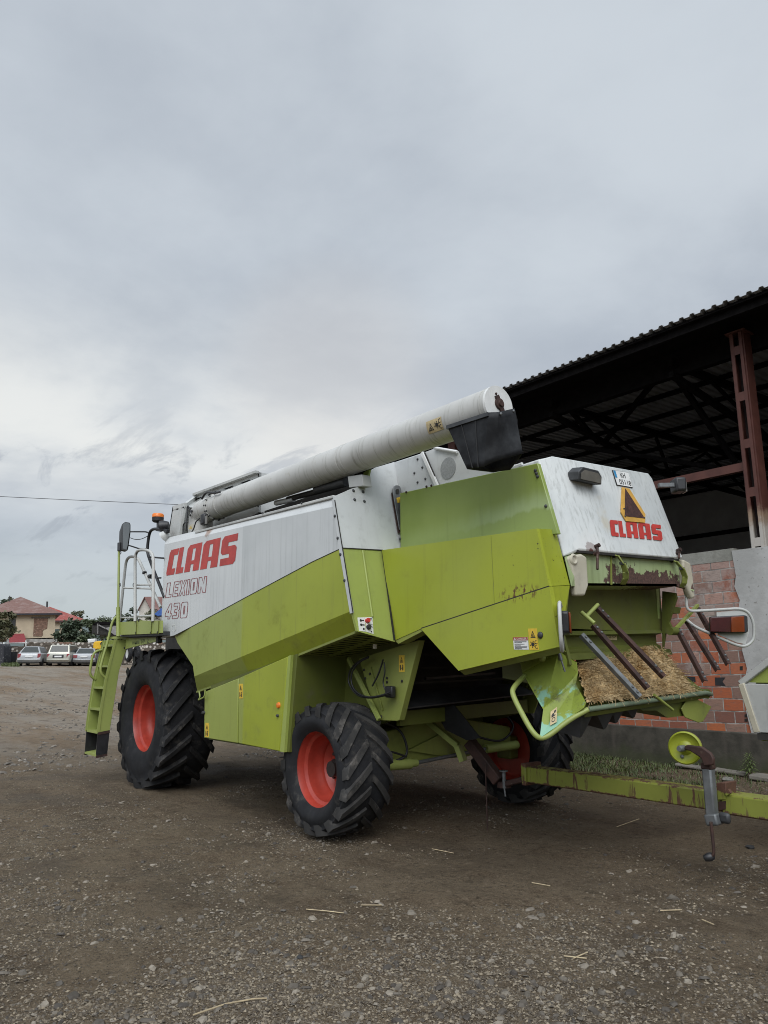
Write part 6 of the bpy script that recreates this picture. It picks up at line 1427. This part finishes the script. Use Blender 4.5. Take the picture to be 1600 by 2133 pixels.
# railing on top of the wall, post, bin, drums, tub, yellow machine
m = MB(); m.tube([oD(-20, 1340.5, D5+.3), oD(57, 1339, D5+.3)], .05, 6).tube([oD(16.5, 1332, D5+.3), oD(16.5, 1348, D5+.3)], .09, 6).tube([oD(54, 1334, D5+.3), oD(54, 1347, D5+.3)], .06, 6); tag(m.build('railing', M['labelwhite'], None), 'pale metal railing on top of the stone wall in front of the red awning', 'railing')
m = MB(); m.tube([oD(9, 1384, 59), oD(8, 1338, 59)], .07, 8); tag(m.build('fence_post', M['labelwhite'], None), 'thin pale fence post standing left of the black plastic bin', 'fence post')
def mcamo():
    t = NT('speckled_dark_sheet'); col = t.mix(t.rng(t.noise(9, 4, None, .7), .6, .68), (.025, .025, .03), (.30, .30, .29)); return t.out(col, .8)
m = MB(); m.prism([oD(u, v, 58) for u, v in [(-30, 1390), (5, 1391), (8, 1375), (8, 1345), (4, 1341), (-30, 1340)]], HF*1.2); tag(m.build('covered_stack', mcamo(), None, recalc=True, bevel=.06), 'stack under a dark speckled sheet cut off by the left edge of the photo', 'covered stack')
m = MB(); c = oD(22, 1386, 60); rr = .42; m.lathe([(.36, 0), (.40, .5), (.42, .95), (.46, .96), (.46, 1.02), (.40, 1.03), (.38, .98), (.001, .9)], V((c.x, c.y, base_z(c)-.05)), (0, 0, 1), 24); o = m.build('plastic_bin', M['black'], None, smooth=40); o.scale = (1, 1, 1)
tag(o, 'black round plastic bin standing left of the silver cars by the stone wall', 'bin')
for (u, v, r, h, lb, mt) in ((88, 1381, .18, .50, 'bright red plastic drum standing between the first and second parked car', plain('red_drum', (.50, .035, .03), .5, .1)), (144.5, 1376, .24, .50, 'dull dark red drum standing between the van-like car and the saloon car', plain('dull_red_drum', (.20, .03, .03), .6, .2))):
    c = oD(u, v, 59.5); m = MB(); m.lathe([(.001, 0), (r, 0), (r, h*.33), (r*1.05, h*.36), (r, h*.39), (r, h*.66), (r*1.05, h*.69), (r, h*.72), (r, h), (.001, h)], V((c.x, c.y, c.z)), (0, 0, 1), 20); tag(m.build('drum', mt, None, smooth=40), lb, 'drum')
m = MB(); m.prism([oD(*b1(x, y), 65) for x, y in [(1452, 890), (1585, 880), (1580, 945), (1465, 955)]], HF*.6); o = m.build('bath_tub', M['labelwhite'], None, recalc=True, bevel=.06); tag(o, 'white enamel tub resting on the stone wall above the saloon car', 'tub')
ym = thing('yellow_machine', 'bright yellow machine body with dark wheel half hidden behind the green ladder', 'machine', oD(207, 1378, 62))
m = MB(); m.prism([oD(*p8(x, y), 62) for x, y in [(886, 640), (900, 622), (1040, 612), (1040, 700), (884, 698)]], HF*1.6); m.build('body', plain('machine_yellow', (.62, .36, .01), .5, .1), ym, recalc=True, bevel=.08)
m = MB(); m.bar(oD(*p8(955, 640), 61.95), oD(*p8(985, 690), 61.95), .05, .05).bar(oD(*p8(975, 625), 61.95), oD(*p8(975, 650), 61.95), .2, .1); m.build('linkage', M['dark'], ym)
m = MB(); m.lathe([(.001, -.15), (.5, -.15), (.56, -.08), (.56, .08), (.5, .15), (.001, .15)], oD(212, 1367, 62.5), HR, 24); m.build('wheel', M['black'], ym, smooth=40)
for u, v, mt, lb in ((268, 1362, 'grey', 'pale grey machinery wheel standing on edge left of the other behind the front tyre'), (285, 1362, 'darksteel', 'dark machinery wheel standing on edge against the front tyre outline')):
    c = oD(u, v, 50); m = MB(); t_ = thing('old_wheel', lb, 'wheel', (c.x, c.y, c.z-.5)); ax_ = (HR*.8+HF*.6).normalized()
    m.lathe([(.30, -.12), (.46, -.12), (.52, -.06), (.52, .06), (.46, .12), (.30, .12)], c, ax_, 28); m.build('tyre', M['tyre'], t_, smooth=40)
    m = MB(); m.lathe([(.001, -.05), (.12, -.06), (.30, -.10), (.30, .1), (.001, .1)], c, ax_, 24); m.build('rim', M[mt], t_, smooth=40)
m = MB(); m.prism([oD(u, v, 62) for u, v in [c1(1270, 1810), c1(1400, 1700), c1(1420, 1830), c1(1330, 1850)]], HF*2); tag(m.build('blue_tarpaulin', plain('blue_tarp', (.03, .09, .30), .6, .2), None, recalc=True, bevel=.05), 'bright blue tarpaulin seen behind the railings next to the white side panel', 'tarpaulin')
# cars
GLS = plain('car_glass', (.03, .036, .034), .3, .15, obj=True)
def car(u, v, D, col, kind, label, yaw=.16, ins=.20):
    p = oD(u, v, D); p.z = base_z(p)+.0
    t = thing('parked_car', label, 'car', p, 'cars parked along the stone wall')
    fy = (HF*math.cos(yaw)-HR*math.sin(yaw)).normalized(); fx = V((fy.y, -fy.x, 0))
    def L(x, y, z): return p + fx*x + fy*y + UP*z
    pm = plain('car_paint', col, .28, .06, 2, .3)
    if kind == 'sedan': W, lo = 1.66, [(0.02, .30), (-.03, .52), (.05, .88), (.12, .93), (.75, .95), (3.3, .93), (4.25, .78), (4.35, .5), (4.3, .28)]; gb_ = (.62, 3.15); gt_ = (1.10, 2.5); H = 1.38
    elif kind == 'mpv': W, lo = 1.70, [(.0, .30), (-.06, .55), (.0, .98), (.06, 1.0), (3.2, 1.0), (4.05, .82), (4.15, .5), (4.1, .28)]; gb_ = (.04, 3.2); gt_ = (.34, 2.5); H = 1.60
    else: W, lo = 1.66, [(.0, .30), (-.06, .52), (.02, .92), (.08, .94), (3.0, .94), (3.7, .80), (3.8, .5), (3.75, .28)]; gb_ = (.06, 3.0); gt_ = (.55, 2.3); H = 1.46
    bz = lo[3][1]
    m = MB(); m.prism([L(-W/2, y, z) for y, z in lo], fx*W); m.build('body', pm, t, recalc=True, bevel=.09, bseg=3)
    m = MB(); w0, w1 = W/2-.04, W/2-ins
    bot = [L(-w0, gb_[0], bz-.02), L(w0, gb_[0], bz-.02), L(w0, gb_[1], bz-.02), L(-w0, gb_[1], bz-.02)]; top = [L(-w1, gt_[0], H), L(w1, gt_[0], H), L(w1, gt_[1], H), L(-w1, gt_[1], H)]
    m.add(bot+top, [(0, 1, 5, 4), (1, 2, 6, 5), (2, 3, 7, 6), (3, 0, 4, 7), (4, 5, 6, 7)]); m.build('roof', pm, t, recalc=True, bevel=.05)
    def face(a, b, c, d, x0, x1, y0, y1, k):
        f = lambda x, y: (a*(1-x)+b*x)*(1-y)+(d*(1-x)+c*x)*y
        P = [f(x0, y0), f(x1, y0), f(x1, y1), f(x0, y1)]; n = (P[1]-P[0]).cross(P[3]-P[0]).normalized()
        if n.dot(P[0]-L(0, 1.8, .9)) < 0: n = -n
        mm = MB(); mm.prism([q+n*k for q in P], n*-.02); return mm
    face(bot[0], bot[1], top[1], top[0], .07, .93, .14, .90, .012).build('rear_window', GLS, t, recalc=True)
    for q in ((bot[3], bot[0], top[0], top[3]), (bot[1], bot[2], top[2], top[1])): face(*q, .05, .95, .12, .88, .012).build('side_window', GLS, t, recalc=True)
    for s in (-1, 1):
        m = MB(); z0, z1 = (.62, .84) if kind == 'sedan' else (.60, .92); m.box(L(s*(W/2-(.24 if kind == 'sedan' else .17)), -.01, (z0+z1)/2), (.01, .01, .01))
        m = MB(); ww = .30 if kind == 'sedan' else .22; x = s*(W/2-ww*.62); m.prism([L(x-ww/2, -.055, z0), L(x+ww/2, -.03, z0), L(x+ww/2, -.01, z1), L(x-ww/2, -.02, z1)], fy*.12); m.build('tail_light', plain('tail_light_red', (.20, .02, .025), .3, .1), t, recalc=True, bevel=.02)
        for y in (.72, lo[-1][0]-.85):
            m = MB(); m.lathe([(.001, -.10), (.2, -.10), (.30, -.09), (.315, 0), (.30, .09), (.001, .10)], L(s*(W/2-.08), y, .30), fx, 20); m.build('wheel', M['black'], t, smooth=40)
    if kind == 'mpv': m = MB(); m.prism([L(-.40, -.07, .60), L(.40, -.07, .60), L(.40, -.055, .84), L(-.40, -.055, .84)], fy*.06); m.build('plate_surround', M['black'], t, recalc=True, bevel=.02)
    m = MB(); m.prism([L(-.26, -.075, .66), L(.26, -.075, .66), L(.26, -.065, .77), L(-.26, -.065, .77)], fy*.06); m.build('number_plate', M['labelwhite'], t, recalc=True)
    m = MB(); m.prism([L(-W/2+.02, -.09, .40), L(W/2-.02, -.09, .40), L(W/2-.02, -.09, .55), L(-W/2+.02, -.09, .55)], fy*.12); m.build('bumper', pm, t, recalc=True, bevel=.05)
    m = MB(); m.prism([L(-W/2+.12, .0, .2), L(W/2-.12, .0, .2), L(W/2-.12, .0, .33), L(-W/2+.12, .0, .33)], fy*3.6); m.build('underbody', M['dark'], t, recalc=True)
car(59, 1388, 57.5, (.40, .41, .415), 'hatch', 'silver small hatchback parked nearest the black bin, rear towards the yard', .20, .33)
car(120, 1386, 58.5, (.42, .415, .36), 'mpv', 'pale champagne tall family car parked in the middle with a dark number plate surround', .13, .17)
car(174, 1384, 59.5, (.33, .34, .35), 'sedan', 'grey-silver saloon car with boot parked rightmost beside the green ladder', .24, .25)
# trees
def tree(base, H, W, label, name='leafy_tree', n=900, tone=0, seed=1, trunk=.35, leaf=.16, grp=None):
    R = random.Random(seed); base = V(base); t = thing(name, label, 'tree', base, grp); m = MB()
    m.tube([base-UP*.2, base+UP*H*trunk, base+UP*H*.7+V((.1, .05, 0))], [W*.05, W*.04, W*.012], 7)
    cl = []
    for k in range(24):
        a = R.uniform(0, 6.283); q = R.uniform(.1, 1)**.5*W*.40; z = H*(trunk+(1-trunk)*R.uniform(.05, .92)); q *= .55+.75*math.sin(math.pi*min(1, (z/H-trunk)/(1-trunk)*.8+.15))
        c = base+V((math.cos(a)*q, math.sin(a)*q, z)); cl.append((c, W*R.uniform(.12, .23)))
        if k < 7: m.tube([base+UP*H*trunk*R.uniform(.7, 1.1), c], [W*.018, W*.006], 5)
    m.build('trunk', plain('bark', (.07, .055, .04), .9, .3), t, smooth=60); m = MB()
    for k in range(n*2):
        c, r = R.choice(cl); d = V((R.gauss(0, 1), R.gauss(0, 1), R.gauss(0, .85))); p = c+d.normalized()*r*R.uniform(.35, 1.15)
        if R.random() < .1: p += d*r*.3
        a = V((R.uniform(-1, 1), R.uniform(-1, 1), R.uniform(-.6, .6))).normalized(); b = a.cross(V((R.uniform(-1, 1), R.uniform(-1, 1), R.uniform(-1, 1)))).normalized(); s = leaf*R.uniform(.5, 1.2)
        m.poly([p-a*s, p+b*s*.55, p+a*s, p-b*s*.55])
    ca, cb_ = [((.030, .044, .020), (.080, .105, .042)), ((.025, .040, .022), (.060, .082, .042)), ((.058, .062, .030), (.125, .120, .060))][tone]
    m.build('crown', mleaf('tree_leaves', ca, cb_, 1.7), t); return t
def treeD(u, vtop, vbase, D, wpx, label, **k):
    b = oD(u, vbase, D); tp = oD(u, vtop, D); w = wpx*D/1600
    return tree(b, tp.z-b.z, w, label, **k)
GRP = None
treeD(6, 1266, 1345, 63, 34, 'olive-brown bushy tree at the left edge beside the beige house', tone=2, seed=2, n=1500, trunk=.15)
treeD(143, 1295, 1350, 72, 46, 'dense dark green tree standing in front of the cream house', tone=1, seed=3, n=2000, trunk=.15)
treeD(184, 1290, 1350, 88, 34, 'bushy green tree between the cream house and the dark lean-to', tone=0, seed=4, n=1300, trunk=.12)
treeD(158, 1272, 1350, 112, 30, 'sparse tree top showing above the red roof of the cream house', tone=2, seed=5, n=600, trunk=.4)
treeD(4, 1244, 1340, 96, 20, 'dark tree top behind the tiled roof at the left edge', tone=1, seed=6, n=700)
treeD(20, 1243, 1340, 100, 22, 'tree top behind the tiled roof next to the thin flue', tone=2, seed=7, n=700)
treeD(212, 1282, 1350, 110, 50, 'wide green tree behind the roof of the dark lean-to', tone=0, seed=8, n=1400, trunk=.2)
treeD(266, 1266, 1350, 80, 34, 'spiky dark green tree behind the platform between the two white hoops', tone=1, seed=9, n=1200, trunk=.2)
treeD(300, 1267, 1350, 82, 46, 'round olive green tree in front of the white gabled house', tone=2, seed=10, n=1500, trunk=.2)
treeD(240, 1278, 1350, 95, 34, 'mid green tree just left of the green mirror post', tone=0, seed=12, n=1100, trunk=.2)
treeD(178, 1326, 1345, 66, 34, 'low green bush growing on top of the stone wall left of the white tub', name='bush', tone=0, seed=13, n=600, trunk=.05)
m = MB(); R = random.Random(21)
for k in range(1500):
    p = oD(R.uniform(2, 40), 1388, R.uniform(56, 60)); p.z = base_z(p); blade(m, p, R.uniform(.1, .3), R, .02, .5)
m.build('grass_strip', GR, None)['kind'] = 'stuff'
# hills
m = MB(); top = []; n_ = 90
for k in range(n_+1):
    u = -900+k*40; v = 1291+5*noise.noise(V((u*.004, 3, 0)))+2*noise.noise(V((u*.02, 8, 0))); top.append((oD(u, v, 1500), oD(u, 1400, 1150), oD(u, 1400, 1900)))
for k in range(n_):
    a, b, c = top[k]; d, e, f = top[k+1]; m.poly([b, e, d, a]); m.poly([a, d, f, c])
struct(m.build('hills', plain('distant_hill_cover', (.10, .125, .12), .95, .2, .01), None, smooth=60))
# overhead wire
m = MB(); pts = []
a, b = oD(-420, 1012, 36), oD(600, 1060, 36)
for k in range(25): t = k/24; p = a*(1-t)+b*t; p.z -= .06*4*t*(1-t); pts.append(p)
m.tube(pts, .014, 6); tag(m.build('overhead_wire', M['black'], None), 'single thin dark cable crossing the sky left of the combine harvester', 'cable')
# ------------------------------------------------------------------ sky and light
W = bpy.data.worlds.new('World'); S.world = W; W.use_nodes = True; t = W.node_tree
for n in list(t.nodes): t.nodes.remove(n)
class WT(NT):
    def __init__(s): s.t = t; s.tc = t.nodes.new('ShaderNodeTexCoord'); s.pos = s.tc.outputs['Generated']
w = WT()
SUN = V((.53, -.48, .70)).normalized()
sky = w.n('TexSky'); sky.sky_type = 'NISHITA'; sky.sun_disc = False; sky.sun_elevation = math.asin(SUN.z); sky.sun_rotation = math.atan2(SUN.x, SUN.y)
d = w.pos; s = w.sep(d)
den = w.math('ADD', w.math('MAXIMUM', s[2], 0), .16)
cx = w.n('CombineXYZ'); w.l(w.math('DIVIDE', s[0], den), cx.inputs[0]); w.l(w.math('DIVIDE', s[1], den), cx.inputs[1]); pv = cx.outputs[0]
def dot(v):
    n = w.n('VectorMath'); n.operation = 'DOT_PRODUCT'; w.l(d, n.inputs[0]); n.inputs[1].default_value = tuple(v); return n.outputs['Value']
n1 = w.noise(.7, 5, w.mp((1, 1, 1), pv, (0.107, -5.8, 0)), .5, .1); n2 = w.noise(1.3, 8, w.mp((1, 1, 1), pv, (-0.475, -7.39, 0)), .56, .15)
n3 = w.noise(2.6, 8, w.mp((.8, 2.2, 1), pv, (2, 7, 0), (0, 0, 2.0)), .6, .5)
base = w.mix(w.rng(w.math('ADD', w.math('MULTIPLY', n1, .5), w.math('MULTIPLY', n2, .5)), .38, .62), (.45, .50, .568), (.625, .68, .738))
hd_ = ray(150, 1387); hd_.z = 0; hd_ = hd_.normalized()
band = w.math('MULTIPLY', w.rng(s[2], .15, .28), w.rng(s[2], .50, .29)); band = w.math('MULTIPLY', band, w.rng(dot(hd_), .72, .95))
glow = w.math('MULTIPLY', band, w.rng(n2, .34, .60, .40, 1))
col = w.mix(w.math('MULTIPLY', glow, 1.0), base, (.85, .865, .85))
col = w.mix(w.math('MULTIPLY', w.rng(dot(ray(690, 780).normalized()), .985, .9995), .22), col, (.70, .65, .61))
# low dark wisps and the pale grey-green band near the horizon
wisp = w.math('MULTIPLY', w.rng(n3, .53, .66), w.rng(s[2], .36, .22)); col = w.mix(w.math('MULTIPLY', wisp, .65), col, (.38, .42, .48))
col = w.mix(w.math('MULTIPLY', w.rng(s[2], .22, .05), .85), col, (.515, .57, .585))
# unseen sky behind the camera is brightened around the sun, an added fill
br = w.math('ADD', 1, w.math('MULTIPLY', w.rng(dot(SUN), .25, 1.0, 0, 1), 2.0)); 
hz_ = w.math('MULTIPLY', w.rng(s[2], .30, .06), w.rng(dot(HF), .25, -.25)); br = w.math('MULTIPLY', br, w.math('SUBTRACT', 1, w.math('MULTIPLY', hz_, .72)))  # unseen low sky behind the camera dimmed to deepen the shade under the machine
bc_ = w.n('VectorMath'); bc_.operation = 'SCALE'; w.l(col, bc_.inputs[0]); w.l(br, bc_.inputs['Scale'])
sc_ = w.n('VectorMath'); sc_.operation = 'SCALE'; w.l(sky.outputs[0], sc_.inputs[0]); sc_.inputs['Scale'].default_value = .08
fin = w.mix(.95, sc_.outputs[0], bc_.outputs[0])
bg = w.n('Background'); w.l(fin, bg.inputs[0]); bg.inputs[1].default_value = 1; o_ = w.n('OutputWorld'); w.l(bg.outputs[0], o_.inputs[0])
ld_ = bpy.data.lights.new('sun', 'SUN'); ld_.energy = 1.5; ld_.angle = math.radians(38); ld_.color = (1, .97, .93)
so = bpy.data.objects.new('sun', ld_); COL.objects.link(so); so.rotation_euler = (-SUN).to_track_quat('-Z', 'Y').to_euler(); so.location = (0, -10, 20)
S.view_settings.view_transform = 'Standard'; S.view_settings.look = 'None'; S.view_settings.exposure = 0; S.view_settings.gamma = 1
S.cycles.filter_width = 1.0; S.cycles.max_bounces = 6; S.cycles.diffuse_bounces = 4; S.cycles.use_denoising = True
